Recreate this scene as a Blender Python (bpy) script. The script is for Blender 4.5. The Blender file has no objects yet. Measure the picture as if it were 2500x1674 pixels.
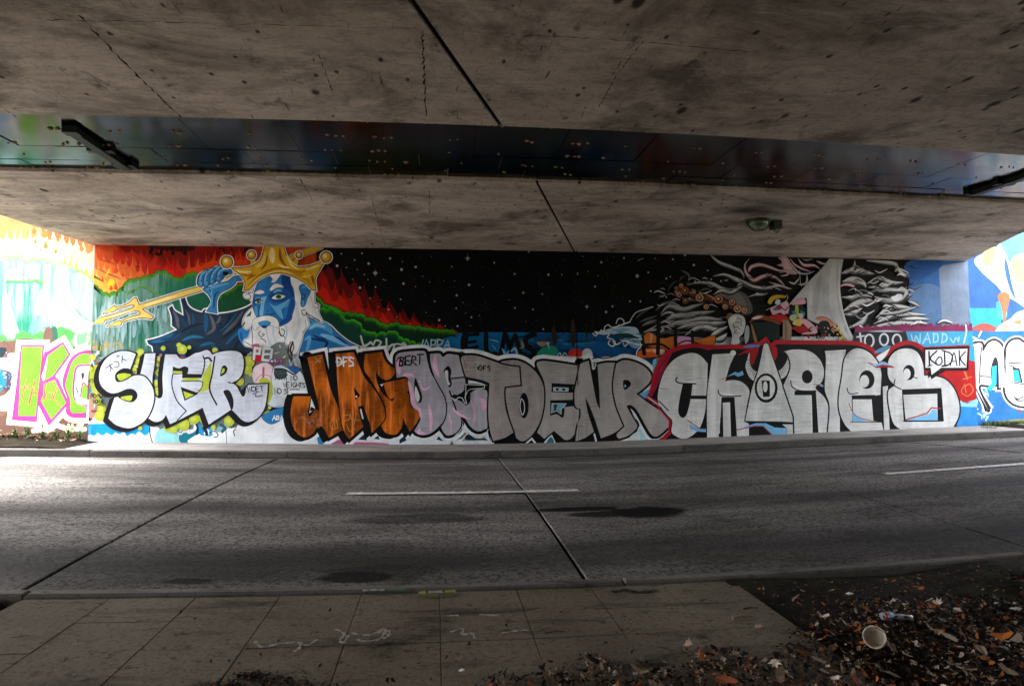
import bpy, math, random
from mathutils import Vector, Matrix
from mathutils.geometry import tessellate_polygon

sc = bpy.context.scene
col = sc.collection
random.seed(7)

# ------------------------------------------------------------------ camera
F, CX, CY = 1500.0, 1250.0, 837.0          # focal length and centre for a 2500 px wide frame
_y = Vector(((1066-CX)/F, (912-CY)/F, 1)).normalized()
_x = Vector(((F*F+375)/184/F, 5/F, 1)).normalized()
_z = _y.cross(_x)
if _z.y > 0: _z = -_z
RX, RY, RZ = _x, _y, _z                     # world axes seen from the camera
CAM = Vector((0, 0, 1.75))
def c2w(v): return Vector((RX.dot(v), RY.dot(v), RZ.dot(v)))
cd = bpy.data.cameras.new('camera'); cam = bpy.data.objects.new('camera', cd); col.objects.link(cam)
r_, u_, b_ = c2w(Vector((1,0,0))), c2w(Vector((0,-1,0))), c2w(Vector((0,0,-1)))
cam.matrix_world = Matrix(((r_.x,u_.x,b_.x,CAM.x),(r_.y,u_.y,b_.y,CAM.y),(r_.z,u_.z,b_.z,CAM.z),(0,0,0,1)))
cd.sensor_width = 36; cd.sensor_fit = 'HORIZONTAL'; cd.lens = 36*F/2500
cd.clip_start = 0.05; cd.clip_end = 3000
sc.camera = cam

# ------------------------------------------------------------------ light
SUN_EL, SUN_AZ = math.radians(62), math.radians(292)   # azimuth clockwise from +Y: high, to the left of the road
w = bpy.data.worlds.new('World'); sc.world = w; w.use_nodes = True
nt = w.node_tree; nt.nodes.clear()
sky = nt.nodes.new('ShaderNodeTexSky'); sky.sky_type = 'NISHITA'; sky.sun_disc = False
sky.sun_elevation = SUN_EL; sky.sun_rotation = SUN_AZ
sky.air_density = 1.0; sky.dust_density = 4.0; sky.ozone_density = 0.6
bg = nt.nodes.new('ShaderNodeBackground'); bg.inputs[1].default_value = 0.15
wo = nt.nodes.new('ShaderNodeOutputWorld')
hs = nt.nodes.new('ShaderNodeHueSaturation'); hs.inputs['Saturation'].default_value = .22      # overcast: grey-white sky
nt.links.new(sky.outputs[0], hs.inputs['Color']); nt.links.new(hs.outputs[0], bg.inputs[0]); nt.links.new(bg.outputs[0], wo.inputs[0])
sl = bpy.data.lights.new('sun', 'SUN'); sl.energy = 0.5; sl.angle = math.radians(25); sl.color = (1, .95, .88)
so = bpy.data.objects.new('sun', sl); col.objects.link(so)
sd = Vector((math.sin(SUN_AZ)*math.cos(SUN_EL), math.cos(SUN_AZ)*math.cos(SUN_EL), math.sin(SUN_EL)))
so.rotation_euler = sd.to_track_quat('Z', 'Y').to_euler(); so.location = (0, 0, 30)
sc.view_settings.view_transform = 'Standard'; sc.view_settings.look = 'None'
sc.view_settings.exposure = 4.0; sc.view_settings.gamma = 1
sc.render.engine = 'CYCLES'
sc.cycles.use_denoising = True; sc.cycles.max_bounces = 10; sc.cycles.diffuse_bounces = 6
sc.cycles.sample_clamp_indirect = 6

# ------------------------------------------------------------------ pixel -> place
def ray(u, v): return c2w(Vector(((u-CX)/F, (v-CY)/F, 1)))
def on_y(u, v, D): r = ray(u, v); return CAM + r*(D/r.y)
def on_z(u, v, z): r = ray(u, v); return CAM + r*((z-CAM.z)/r.z)
D = 14.2                                    # distance of the painted wall
def lerp(a, b, t): return a+(b-a)*t
def clamp(a, lo=0., hi=1.): return max(lo, min(hi, a))
def tabl(t, pts):
    if t <= pts[0][0]: return pts[0][1]
    for (a, b), (c, d) in zip(pts, pts[1:]):
        if t <= c: return lerp(b, d, (t-a)/(c-a))
    return pts[-1][1]
def sag(x, y):                              # the road dips under the bridge
    dx = x-2.0; s = 10*math.tanh(dx/10)
    k = tabl(y, [(4.8, .0055), (13, .0040)]) if dx < 0 else tabl(y, [(4.8, .0075), (13, .0032)])
    return k*s*s
YN0, YN1, YF0, YF1 = 4.72, 4.83, 12.75, 12.90    # near kerb, far kerb
def road_z(x, y): return sag(x, y)+.06*(1-((y-8.8)/3.97)**2)
def soffit(x, y):
    s = 9*math.tanh((x-1.8)/9)
    return 4.63-tabl(y, [(7.0, .0034), (9.07, .0020), (14.2, .00095)])*s*s
def on_soffit(u, v):
    z = 4.6
    for _ in range(8): p = on_z(u, v, z); z = soffit(p.x, p.y)
    return p
def on_ground(u, v, f, dz=0):
    z = .1
    for _ in range(10): p = on_z(u, v, z); z = f(p.x, p.y)+dz
    return Vector((p.x, p.y, z))

# ------------------------------------------------------------------ objects
def tag(o, label=None, cat=None, group=None, kind=None):
    if label: o['label'] = label
    if cat: o['category'] = cat
    if group: o['group'] = group
    if kind: o['kind'] = kind
    return o
def empty(name, loc=(0,0,0), parent=None):
    o = bpy.data.objects.new(name, None); col.objects.link(o); o.location = loc
    o.empty_display_size = .2
    if parent: o.parent = parent
    return o
class MB:
    def __init__(s): s.v, s.f, s.m, s.mats = [], [], [], []
    def mi(s, mat):
        if mat not in s.mats: s.mats.append(mat)
        return s.mats.index(mat)
    def add(s, vs, fs, mat):
        b = len(s.v); s.v += [tuple(p) for p in vs]; i = s.mi(mat)
        for f in fs: s.f.append(tuple(b+k for k in f)); s.m.append(i)
    def box(s, a, b, mat):
        x0,y0,z0 = a; x1,y1,z1 = b
        s.add([(x0,y0,z0),(x1,y0,z0),(x1,y1,z0),(x0,y1,z0),(x0,y0,z1),(x1,y0,z1),(x1,y1,z1),(x0,y1,z1)],
              [(0,3,2,1),(4,5,6,7),(0,1,5,4),(1,2,6,5),(2,3,7,6),(3,0,4,7)], mat)
    def slab(s, f, x0, x1, y0, y1, zt, zb, mat, nx=8, ny=4, bev=.012):
        # block whose top follows zt(x,y) and bottom zb(x,y); f maps (u,v) to (x,y)
        xs = [0, bev/max(x1-x0,.01)]+[i/nx for i in range(1, nx)]+[1-bev/max(x1-x0,.01), 1]
        ys = [0, bev/max(y1-y0,.01)]+[i/ny for i in range(1, ny)]+[1-bev/max(y1-y0,.01), 1]
        vs = []; n, m = len(xs), len(ys)
        for j, v in enumerate(ys):
            for i, u in enumerate(xs):
                x, y = f(u, v); e = (i in (0, n-1)) or (j in (0, m-1))
                vs.append((x, y, zt(x, y)-(bev if e else 0)))
        fs = [(j*n+i, j*n+i+1, (j+1)*n+i+1, (j+1)*n+i) for j in range(m-1) for i in range(n-1)]
        ring = [i for i in range(n)]+[j*n+n-1 for j in range(1, m)]+[(m-1)*n+i for i in range(n-2, -1, -1)]+[j*n for j in range(m-2, 0, -1)]
        b = len(vs)
        for k in ring: x, y, z = vs[k]; vs.append((x, y, zb(x, y)))
        L = len(ring)
        for k in range(L): fs.append((ring[k], b+k, b+(k+1) % L, ring[(k+1) % L]))
        fs.append(tuple(b+k for k in range(L-1, -1, -1)))
        s.add(vs, fs, mat)
    def tube(s, pts, rad, mat, n=8, cap=True):
        pts = [Vector(p) for p in pts]; vs = []; fs = []
        for i, p in enumerate(pts):
            d = (pts[min(i+1, len(pts)-1)]-pts[max(i-1, 0)]).normalized()
            a = d.orthogonal().normalized() if i == 0 else (a-d*a.dot(d)).normalized()
            c = d.cross(a); r = rad[i] if isinstance(rad, (list, tuple)) else rad
            for k in range(n):
                t = 2*math.pi*k/n; vs.append(p+(a*math.cos(t)+c*math.sin(t))*r)
        for i in range(len(pts)-1):
            for k in range(n): fs.append((i*n+k, i*n+(k+1) % n, (i+1)*n+(k+1) % n, (i+1)*n+k))
        if cap: fs += [tuple(range(n-1, -1, -1)), tuple((len(pts)-1)*n+k for k in range(n))]
        s.add(vs, fs, mat)
    def build(s, name, parent=None, smooth=False, origin=None):
        me = bpy.data.meshes.new(name)
        if origin is not None: s.v = [(a-origin[0], b-origin[1], c-origin[2]) for a, b, c in s.v]
        me.from_pydata(s.v, [], s.f)
        for m in s.mats: me.materials.append(m)
        me.polygons.foreach_set('material_index', s.m)
        if smooth: me.polygons.foreach_set('use_smooth', [True]*len(me.polygons))
        me.update()
        o = bpy.data.objects.new(name, me); col.objects.link(o)
        if origin is not None: o.location = origin
        if parent: o.parent = parent
        return o

# ------------------------------------------------------------------ materials
class NT:
    def __init__(s, name):
        s.m = bpy.data.materials.new(name); s.m.use_nodes = True; s.t = s.m.node_tree
        s.b = s.t.nodes['Principled BSDF']; s.geo = s.t.nodes.new('ShaderNodeNewGeometry')
        s.pos = s.geo.outputs['Position']
    def n(s, typ, **k):
        nd = s.t.nodes.new('ShaderNode'+typ)
        for a, v in k.items(): setattr(nd, a, v)
        return nd
    def l(s, a, b): s.t.links.new(a, b)
    def sep(s, v): nd = s.n('SeparateXYZ'); s.l(v, nd.inputs[0]); return nd.outputs
    def map(s, scale=(1,1,1), rot=(0,0,0), loc=(0,0,0), src=None):
        nd = s.n('Mapping'); s.l(src or s.pos, nd.inputs[0]); nd.inputs['Scale'].default_value = scale
        nd.inputs['Rotation'].default_value = rot; nd.inputs['Location'].default_value = loc; return nd.outputs[0]
    def noise(s, vec, scale, det=4, rough=.55, dist=0):
        nd = s.n('TexNoise'); s.l(vec, nd.inputs['Vector']); nd.inputs['Scale'].default_value = scale
        nd.inputs['Detail'].default_value = det; nd.inputs['Roughness'].default_value = rough
        nd.inputs['Distortion'].default_value = dist; return nd.outputs['Fac']
    def voro(s, vec, scale, feat='F1'):
        nd = s.n('TexVoronoi', feature=feat); s.l(vec, nd.inputs['Vector']); nd.inputs['Scale'].default_value = scale
        return nd.outputs['Distance']
    def ramp(s, v, stops, interp='LINEAR'):
        nd = s.n('ValToRGB'); s.l(v, nd.inputs[0]); cr = nd.color_ramp; cr.interpolation = interp
        while len(cr.elements) < len(stops): cr.elements.new(.5)
        for e, (p, c) in zip(cr.elements, stops):
            e.position = p; e.color = (c, c, c, 1) if isinstance(c, (int, float)) else (*c, 1)
        return nd.outputs[0]
    def mix(s, a, b, f, mode='MIX'):
        nd = s.n('Mix', data_type='RGBA', blend_type=mode)
        for sock, v in ((nd.inputs[6], a), (nd.inputs[7], b)):
            if isinstance(v, (tuple, list)): sock.default_value = (*v, 1)
            else: s.l(v, sock)
        if isinstance(f, (int, float)): nd.inputs[0].default_value = f
        else: s.l(f, nd.inputs[0])
        return nd.outputs[2]
    def math(s, op, a, b=0.):
        nd = s.n('Math', operation=op)
        for sock, v in ((nd.inputs[0], a), (nd.inputs[1], b)):
            if isinstance(v, (int, float)): sock.default_value = v
            else: s.l(v, sock)
        return nd.outputs[0]
    def bump(s, h, st, dist=.02):
        nd = s.n('Bump'); nd.inputs['Strength'].default_value = st; nd.inputs['Distance'].default_value = dist
        s.l(h, nd.inputs['Height']); s.l(nd.outputs[0], s.b.inputs['Normal']); return nd
    def out(s, colr, rough=.8, spec=.5, metal=0.):
        for key, v in (('Base Color', colr), ('Roughness', rough), ('Specular IOR Level', spec), ('Metallic', metal)):
            if isinstance(v, (tuple, list)): s.b.inputs[key].default_value = (*v, 1)
            elif isinstance(v, (int, float)): s.b.inputs[key].default_value = v
            else: s.l(v, s.b.inputs[key])
        return s.m

def mat_soffit():
    t = NT('board_marked_concrete'); p = t.pos
    big = t.noise(t.map((.5,.9,1)), 1.1, 5, .6)
    c = t.mix((.42,.33,.265), (.70,.60,.515), t.ramp(big, [(.3,0),(.68,1)]))
    grain = t.noise(t.map((1,2.6,1), rot=(0,0,.12)), 2.6, 7, .75)
    c = t.mix(c, (.20,.155,.125), t.ramp(grain, [(.46,0),(.74,.75)]))
    fine = t.noise(t.map((1,2.2,1)), 24, 4, .75)
    c = t.mix(c, (.78,.71,.63), t.ramp(fine, [(.52,0),(.72,.55)]))
    c = t.mix(c, (.16,.125,.10), t.ramp(t.noise(t.map(loc=(4,8,0)), 17, 4, .75), [(.54,0),(.72,.55)]))
    # soot patches, dark blotches and short dashes
    pat = t.noise(t.map((1,1.3,1), loc=(3,1,0)), .62, 7, .72, .5)
    c = t.mix(c, (.10,.075,.058), t.ramp(pat, [(.47,0),(.64,.8)]))
    bl = t.noise(t.map((1.2,.8,1), loc=(7,2,0)), 2.4, 5, .7, .3)
    c = t.mix(c, (.055,.042,.033), t.ramp(bl, [(.60,0),(.70,.85)]))
    d1 = t.noise(t.map((7,1.6,1), rot=(0,0,-.25)), 1.35, 4, .65, .5)
    c = t.mix(c, (.045,.036,.03), t.ramp(d1, [(.68,0),(.76,.8)]))
    wp = t.noise(t.pos, 5, 3, .6)
    v = t.math('ADD', t.voro(t.map((1,.5,1), loc=(.3,.7,0)), 2.3), t.math('MULTIPLY', t.math('SUBTRACT', wp, .5), .12))
    c = t.mix(c, (.03,.025,.02), t.ramp(v, [(.07,.95),(.13,0)]))
    wq = t.noise(t.pos, 9, 3, .6)
    v2 = t.math('ADD', t.voro(t.map((1,.6,1), loc=(4.3,9.7,0)), 4.2), t.math('MULTIPLY', t.math('SUBTRACT', wq, .5), .16))
    c = t.mix(c, (.035,.028,.022), t.ramp(v2, [(.075,.9),(.115,0)]))
    sc1 = t.noise(t.map((1.1,11,1), rot=(0,0,.5)), 2.1, 3, .6, .3)
    c = t.mix(c, (.66,.60,.53), t.ramp(sc1, [(.66,0),(.72,.55)]))
    sc2 = t.noise(t.map((12,1.3,1), rot=(0,0,.35), loc=(3,3,0)), 2.0, 3, .6, .3)
    c = t.mix(c, (.05,.04,.032), t.ramp(sc2, [(.67,0),(.72,.8)]))
    # soot round the lamp
    x, y, z = t.sep(p)
    for (u, v_, rx, ry, st) in ((1822,517,.42,.28,.92), (1930,508,.75,.20,.55), (1868,522,.45,.2,.7)):
        q = on_z(u, v_, 4.58)
        a = t.math('ADD', t.math('POWER', t.math('DIVIDE', t.math('SUBTRACT', x, q.x), rx), 2.), t.math('POWER', t.math('DIVIDE', t.math('SUBTRACT', y, q.y), ry), 2.))
        g = t.math('MULTIPLY', t.math('POWER', 2.718, t.math('MULTIPLY', a, -1.)), st)
        c = t.mix(c, (.02,.016,.012), g)
    t.bump(t.mix(grain, fine, .5), .25, .01)
    return t.out(c, .85, .25)
def mat_concrete(name, a, b, dark, sc_=1., speck=.5):
    t = NT(name)
    big = t.noise(t.pos, .8*sc_, 5, .6)
    c = t.mix(a, b, t.ramp(big, [(.3,0),(.7,1)]))
    f = t.noise(t.pos, 34*sc_, 4, .8)
    c = t.mix(c, dark, t.ramp(f, [(.5,0),(.75,speck)]))
    f2 = t.noise(t.map((1,1,1), loc=(4,4,4)), 90*sc_, 2, .7)
    c = t.mix(c, (.36,.34,.31), t.ramp(f2, [(.6,0),(.8,.4)]))
    st = t.noise(t.map((.6,2,1), loc=(9,0,0)), 1.6*sc_, 5, .7, .6)
    c = t.mix(c, dark, t.ramp(st, [(.52,0),(.68,.75)]))
    sp = t.noise(t.map((1,1.6,1), loc=(2,7,1)), 7*sc_, 5, .7, .4)
    c = t.mix(c, dark, t.ramp(sp, [(.58,0),(.68,.8)]))
    t.bump(f, .4, .006)
    return t.out(c, .88, .06)
def mat_road():
    t = NT('worn_road_concrete'); x, y, z = t.sep(t.pos)
    big = t.noise(t.map((.25,1.2,1)), 1.2, 5, .6)
    c = t.mix((.095,.087,.082), (.28,.262,.25), t.ramp(big, [(.34,0),(.64,1)]))
    pt = t.noise(t.map((.5,1,1), loc=(6,2,0)), 1.9, 7, .75, .4)
    c = t.mix(c, (.05,.045,.042), t.ramp(pt, [(.52,0),(.66,.6)]))
    f = t.noise(t.pos, 23, 6, .9)
    c = t.mix(c, (.020,.018,.017), t.ramp(f, [(.47,0),(.58,.95)]))
    f2 = t.noise(t.map(loc=(7,3,1)), 26, 4, .85)
    c = t.mix(c, (.40,.38,.355), t.ramp(f2, [(.58,0),(.70,.6)]))
    # wheel paths darkened by rubber, running with the traffic
    wob = t.noise(t.map((.18,.3,1)), 1.0, 3, .6)
    yy = t.math('ADD', y, t.math('MULTIPLY', t.math('SUBTRACT', wob, .5), 1.1))
    bands = None
    for y0, wd, st in ((5.75, .6, .78), (7.75, .33, .66), (10.95, .35, .55), (12.4, .3, .35)):
        g = t.math('POWER', 2.718, t.math('MULTIPLY', t.math('POWER', t.math('DIVIDE', t.math('SUBTRACT', yy, y0), wd), 2.), -1.))
        g = t.math('MULTIPLY', g, st); bands = g if bands is None else t.math('MAXIMUM', bands, g)
    c = t.mix(c, (.028,.026,.026), bands)
    # oil stains
    oil = None
    wv = t.noise(t.map((1,2,1)), 2.6, 7, .75)
    for (u, v_, rx, ry, st) in ((1580,1249,.50,.28,.97), (1410,1242,.6,.12,.95), (1500,1253,.6,.16,.9), (1015,1265,.8,.22,.6), (1060,1258,.4,.14,.6), (870,1405,.33,.14,.85), (460,1417,.2,.07,.7), (930,1395,.5,.2,.45)):
        q = on_ground(u, v_, road_z)
        a = t.math('POWER', t.math('DIVIDE', t.math('SUBTRACT', x, q.x), rx), 2.)
        b = t.math('POWER', t.math('DIVIDE', t.math('SUBTRACT', y, q.y), ry), 2.)
        g = t.math('ADD', t.math('SUBTRACT', 1.25, t.math('ADD', a, b)), t.math('MULTIPLY', t.math('SUBTRACT', wv, .5), 2.2))
        g = t.math('MULTIPLY', g, 1.8)
        g = t.math('MULTIPLY', t.math('MINIMUM', t.math('MAXIMUM', g, 0.), 1.), st)
        oil = g if oil is None else t.math('MAXIMUM', oil, g)
    c = t.mix(c, (.004,.0032,.003), oil)
    t.bump(f, .35, .006)
    return t.out(c, .85, .04)
def flat(name, c, rough=.7, spec=.4, metal=0, var=.25, scale=6., bump=0):
    t = NT(name)
    n_ = t.noise(t.pos, scale, 5, .6)
    cc = t.mix(tuple(k*(1-var) for k in c), tuple(min(1, k*(1+var)) for k in c), t.ramp(n_, [(.3,0),(.7,1)]))
    if bump: t.bump(n_, bump, .01)
    return t.out(cc, rough, spec, metal)
M_soffit = mat_soffit(); M_road = mat_road()
M_walk = mat_concrete('footpath_concrete', (.098,.080,.060), (.170,.143,.110), (.020,.016,.012), 1., .95)
M_walkf = mat_concrete('far_footpath_concrete', (.235,.217,.205), (.33,.31,.295), (.10,.09,.08), 1., .5)
M_kerb = mat_concrete('kerb_concrete', (.10,.092,.085), (.18,.168,.156), (.035,.03,.027), 1., .7)
M_kerbf = mat_concrete('sooty_kerb_concrete', (.07,.064,.06), (.12,.112,.105), (.03,.026,.024), 1., .7)
M_wall = mat_concrete('wall_concrete', (.3,.28,.26), (.4,.38,.36), (.15,.13,.12))
def mat_ground():
    t = NT('soil_and_verge'); x, y, z = t.sep(t.pos)
    n_ = t.noise(t.pos, 9, 5, .65)
    c = t.mix((.004,.003,.002), (.024,.017,.012), t.ramp(n_, [(.3,0),(.75,1)]))
    ms = t.noise(t.map(loc=(3,3,0)), 2.2, 4, .6)
    c = t.mix(c, (.03,.033,.011), t.ramp(ms, [(.54,0),(.68,.7)]))
    gr = t.mix((.09,.085,.05), (.24,.22,.16), t.ramp(t.noise(t.pos, 3, 6, .7), [(.3,0),(.7,1)]))
    out = t.math('MAXIMUM', t.math('GREATER_THAN', x, 14.5), t.math('LESS_THAN', x, -10.))
    c = t.mix(c, gr, out)
    t.bump(n_, .8, .012)
    return t.out(c, .95, .05)
M_soil = mat_ground()
M_gap = flat('joint_dirt_and_shade', (.012,.010,.009), .95, .1, 0, .3, 20)
# ================================================================== the setting
ident = lambda x0, x1, y0, y1: (lambda u, v: (lerp(x0, x1, u), lerp(y0, y1, v)))
# ground: one sheet out to the horizon
def ground_z(x, y):
    if abs(x) > 40 or y > 40 or y < -20: return -.06
    b = sag(x, y)-.10
    if y < 4.7 and -20 < x < 24:                       # planting strip and bank behind the footpath
        b = sag(x, y)+.098+.02*math.sin(3.1*x+1.3*y)+.018*math.sin(5.3*y-2.2*x)
        if -2.9 < x < 2.25: b = sag(x, y)+.03
        if y > 4.685: b = sag(x, y)+.01
        if y < 2.6: b += .05*(2.6-y)
    if y > 12.9:
        b = sag(x, y)+.10
        if (x < -7.4 or x > 13.6): b += .07+.10*clamp((y-14.1)/1.2)
    return b
gx = [-1500,-300,-60]+sorted([-30+i*.75 for i in range(83)]+[-3.12,-2.86,2.19,2.30])+[60,300,1500]
gy = [-1500,-300,-60,-12,-4]+[-3.5+i*.345 for i in range(24)]+[4.6,4.682,4.69,4.71,12.88,12.92]+[13.2+i*.4 for i in range(14)]+[26,60,300,1500]
mb = MB(); n = len(gx)
mb.add([(x, y, ground_z(x, y)) for y in gy for x in gx], [(j*n+i, j*n+i+1, (j+1)*n+i+1, (j+1)*n+i) for j in range(len(gy)-1) for i in range(n-1)], M_soil)
tag(mb.build('ground'), kind='structure')

# road bed with separate concrete slabs, joints open between them
road = empty('road', (1, 8.8, 0)); tag(road, kind='structure')
def child(o, parent):
    o.parent = parent; o.matrix_parent_inverse = Matrix.Translation(parent.location).inverted(); return o
mb = MB(); mb.slab(ident(-30,34,YN1-.02,YF0+.02), -30,34,YN1,YF0, lambda x,y: road_z(x,y)-.035, lambda x,y: -.4, M_gap, 64, 8)
child(mb.build('road_bed'), road)
JX = [-30,-25.4,-21,-16.7,-12.4,-8.02,-3.12,1.25,5.5,10.4,14.9,19.4,24,29,34]
g = .016
for i, (a, b) in enumerate(zip(JX, JX[1:])):
    rows = [(YN1+.004, 9.42), (9.42, YF0-.004)] if b < 0 and b > -3.5 or b < -4 else ([(YN1+.004, YF0-.004)] if b < 5 else [(YN1+.004, 9.9), (9.9, YF0-.004)])
    for y0, y1 in rows:
        h = random.uniform(-.004, .004); tl = random.uniform(-.003,.003)
        mb = MB(); mb.slab(ident(a+g, b-g, y0+(.006 if y0 > 5 else 0), y1-(.006 if y1 < 12 else 0)), a, b, y0, y1, lambda x, y, h=h, tl=tl, a=a: road_z(x, y)+h+tl*(x-a)*.5, lambda x, y: road_z(x, y)-.03, M_road, 10, 8, .008)
        child(mb.build('road_slab'), road)
# painted lane dashes
M_line = (lambda t: t.out(t.mix((.62,.60,.56), (.20,.19,.18), t.ramp(t.noise(t.pos, 18, 5, .7), [(.5,0),(.62,.85)])), .6, .4))(NT('worn_white_road_paint'))
def strip_on(pts, wd, f, dz, mat, name, parent):
    mb = MB(); n = 24; vs = []
    for k in range(n+1):
        x = lerp(pts[0][0], pts[1][0], k/n); y = lerp(pts[0][1], pts[1][1], k/n)
        for s in (-.5, .5): vs.append((x, y+s*wd, f(x, y+s*wd)+dz))
    mb.add(vs, [(2*k, 2*k+2, 2*k+3, 2*k+1) for k in range(n)], mat)
    return child(mb.build(name), parent)
dash_pts = [on_ground(845,1208,road_z), on_ground(1414,1199,road_z), on_ground(2178,1162,road_z)]
LY = 8.75
for x0, x1 in ((dash_pts[0].x, dash_pts[1].x), (dash_pts[2].x, dash_pts[2].x+3.4), (dash_pts[0].x-8.9, dash_pts[0].x-5.5)):
    strip_on(((x0, LY), (x1, LY)), .15, road_z, .011, M_line, 'lane_line', road)

# kerbs
def kerb(name, cuts, y0, y1, rise, mat):
    k = empty(name, (1, y0, 0)); tag(k, kind='structure')
    for a, b in zip(cuts, cuts[1:]):
        h = random.uniform(-.006, .006)
        mb = MB(); mb.slab(ident(a+.006, b-.006, y0, y1), a, b, y0, y1, lambda x, y, h=h: sag(x, y)+rise+h, lambda x, y: sag(x, y)-.1, mat, 8, 1, .016)
        child(mb.build('kerb_stone'), k)
    return k
kerb_near = kerb('kerb_near', [-20,-16,-12,-8.6,-5.4,-2.85,1.45,5.0,9.2,13,17,22], YN0, YN1, .125, M_kerb)
kerb_far = kerb('kerb_far', [-30,-24,-19,-14.5,-9.9,-6.6,-2.95,1.3,5.3,9.9,14.5,19,24,30], YF0, YF1, .135, M_kerbf)

# near footpath: small squares with tooled joints
fp = empty('footpath_near', (0, 3.5, 0)); tag(fp, kind='structure')
ys = [4.675, 4.25, 3.82, 3.40, 2.97, 2.54, 2.1, 1.65, 1.2]
xs = [-2.83+.571*i for i in range(10)]
for j in range(len(ys)-1):
    for i in range(-9 if j > 2 else 0, 9):
        a = -2.83+.571*i; h = random.uniform(-.002, .002)
        mb = MB(); mb.slab(ident(a+.002, a+.569, ys[j+1]+.002, ys[j]-.002), a, a+.57, ys[j+1], ys[j], lambda x, y, h=h: sag(x, y)+.112+h, lambda x, y: sag(x, y)+.02, M_walk, 3, 2, .003)
        child(mb.build('paving_slab'), fp)
# far footpath
ff = empty('footpath_far', (1, 13.5, 0)); tag(ff, kind='structure')
cuts = [-30,-25,-20,-15,-11.2,-7.6,-4.2,-.75,2.7,6.3,9.9,13.5,17,21,25,30]
for a, b in zip(cuts, cuts[1:]):
    h = random.uniform(-.003, .003)
    mb = MB(); mb.slab(ident(a+.005, b-.005, YF1+.006, D-.004), a, b, YF1, D, lambda x, y, h=h: sag(x, y)+.138+h, lambda x, y: sag(x, y)-.08, M_walkf, 8, 2, .008)
    child(mb.build('paving_slab'), ff)

# ------------------------------------------------------------------ bridge over the road
bridge = tag(empty('bridge', (2, 8, 4.6)), 'wide concrete bridge deck with stained soffit spanning over the road', 'bridge')
XL = lambda y: tabl(y, [(-4, -8.3), (14.4, -7.42)])
cr = on_soffit(2357, 644); c2 = on_soffit(2500, 565)
XR = lambda y: tabl(y, [(7.05, 11.2), (9.0, c2.x-.35), (c2.y, c2.x), (14.2, 13.55), (14.5, 13.7)])
jf = [on_soffit(1003, 0), on_soffit(1222, 308)]; jb = [on_soffit(1309, 444), on_soffit(1397, 606)]
def lin(p, q): return lambda y: lerp(p.x, q.x, (y-p.y)/(q.y-p.y))
JF, JB = lin(*jf), lin(*jb)
YG0 = on_soffit(1250, 309).y; YG1 = on_soffit(1250, 444).y
def soffit_block(x0f, x1f, y0, y1, name):
    nx, ny = 18, 10; vs = []
    for j in range(ny+1):
        y = lerp(y0, y1, j/ny)
        for i in range(nx+1):
            x = lerp(x0f(y), x1f(y), i/nx); e = i in (0, nx) or j in (0, ny)
            vs.append((x, y, soffit(x, y)))
    n = nx+1
    fs = [(j*n+i, (j+1)*n+i, (j+1)*n+i+1, j*n+i+1) for j in range(ny) for i in range(nx)]
    ring = [i for i in range(n)]+[j*n+nx for j in range(1, ny+1)]+[ny*n+i for i in range(nx-1, -1, -1)]+[j*n for j in range(ny-1, 0, -1)]
    b = len(vs); L = len(ring)
    for k in ring: vs.append((vs[k][0], vs[k][1], 5.75))
    for k in range(L): fs.append((ring[k], ring[(k+1) % L], b+(k+1) % L, b+k))
    fs.append(tuple(b+k for k in range(L)))
    mb = MB(); mb.add(vs, fs, M_soffit); return child(mb.build(name), bridge)
gf = .03
XLF, XRF = (lambda y: -15.), (lambda y: 19.)          # near deck extended out of view on both sides to shade the foreground
soffit_block(XLF, lambda y: JF(y)-gf, -4, YG0, 'deck_slab')
soffit_block(lambda y: JF(y)+gf, XRF, -4, YG0, 'deck_slab')
soffit_block(XL, lambda y: JB(y)-gf*.8, YG1, 14.4, 'deck_slab')
soffit_block(lambda y: JB(y)+gf*.8, XR, YG1, 14.4, 'deck_slab')
for fn, y0, y1 in ((JF, -3.9, YG0-.02), (JB, YG1+.02, 14.18)):  # dark strip added inside the slab joints, standing in for their deep shade
    vs = []
    for k in range(13):
        y = lerp(y0, y1, k/12)
        for s_ in (-.045, .045): vs.append((fn(y)+s_, y, soffit(fn(y), y)+.03))
    mb = MB(); mb.add(vs, [(2*k, 2*k+2, 2*k+3, 2*k+1) for k in range(12)], M_gap); child(mb.build('joint_dark_backing'), bridge)
mb = MB(); mb.box((-16, -4.6, -.3), (20, -4.02, 5.7), M_wall); child(mb.build('rear_abutment'), bridge)
# parapets along both edges of the deck
for s in (0, 1):
    for y0, y1 in ((-4, YG0), (YG1, 14.4)):
        mb = MB()
        xa, xb = ((XL(y0), XL(y1)) if s == 0 else (XR(y0), XR(y1))) if y0 > 0 else ((-15, -15) if s == 0 else (19, 19))
        d = .25 if s == 0 else -.25
        mb.add([(xa,y0,5.752),(xa+d,y0,5.752),(xb+d,y1,5.752),(xb,y1,5.752),(xa,y0,6.6),(xa+d,y0,6.6),(xb+d,y1,6.6),(xb,y1,6.6)], [(0,1,2,3),(4,7,6,5),(0,4,5,1),(1,5,6,2),(2,6,7,3),(3,7,4,0)], M_wall)
        child(mb.build('parapet'), bridge)
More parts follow.
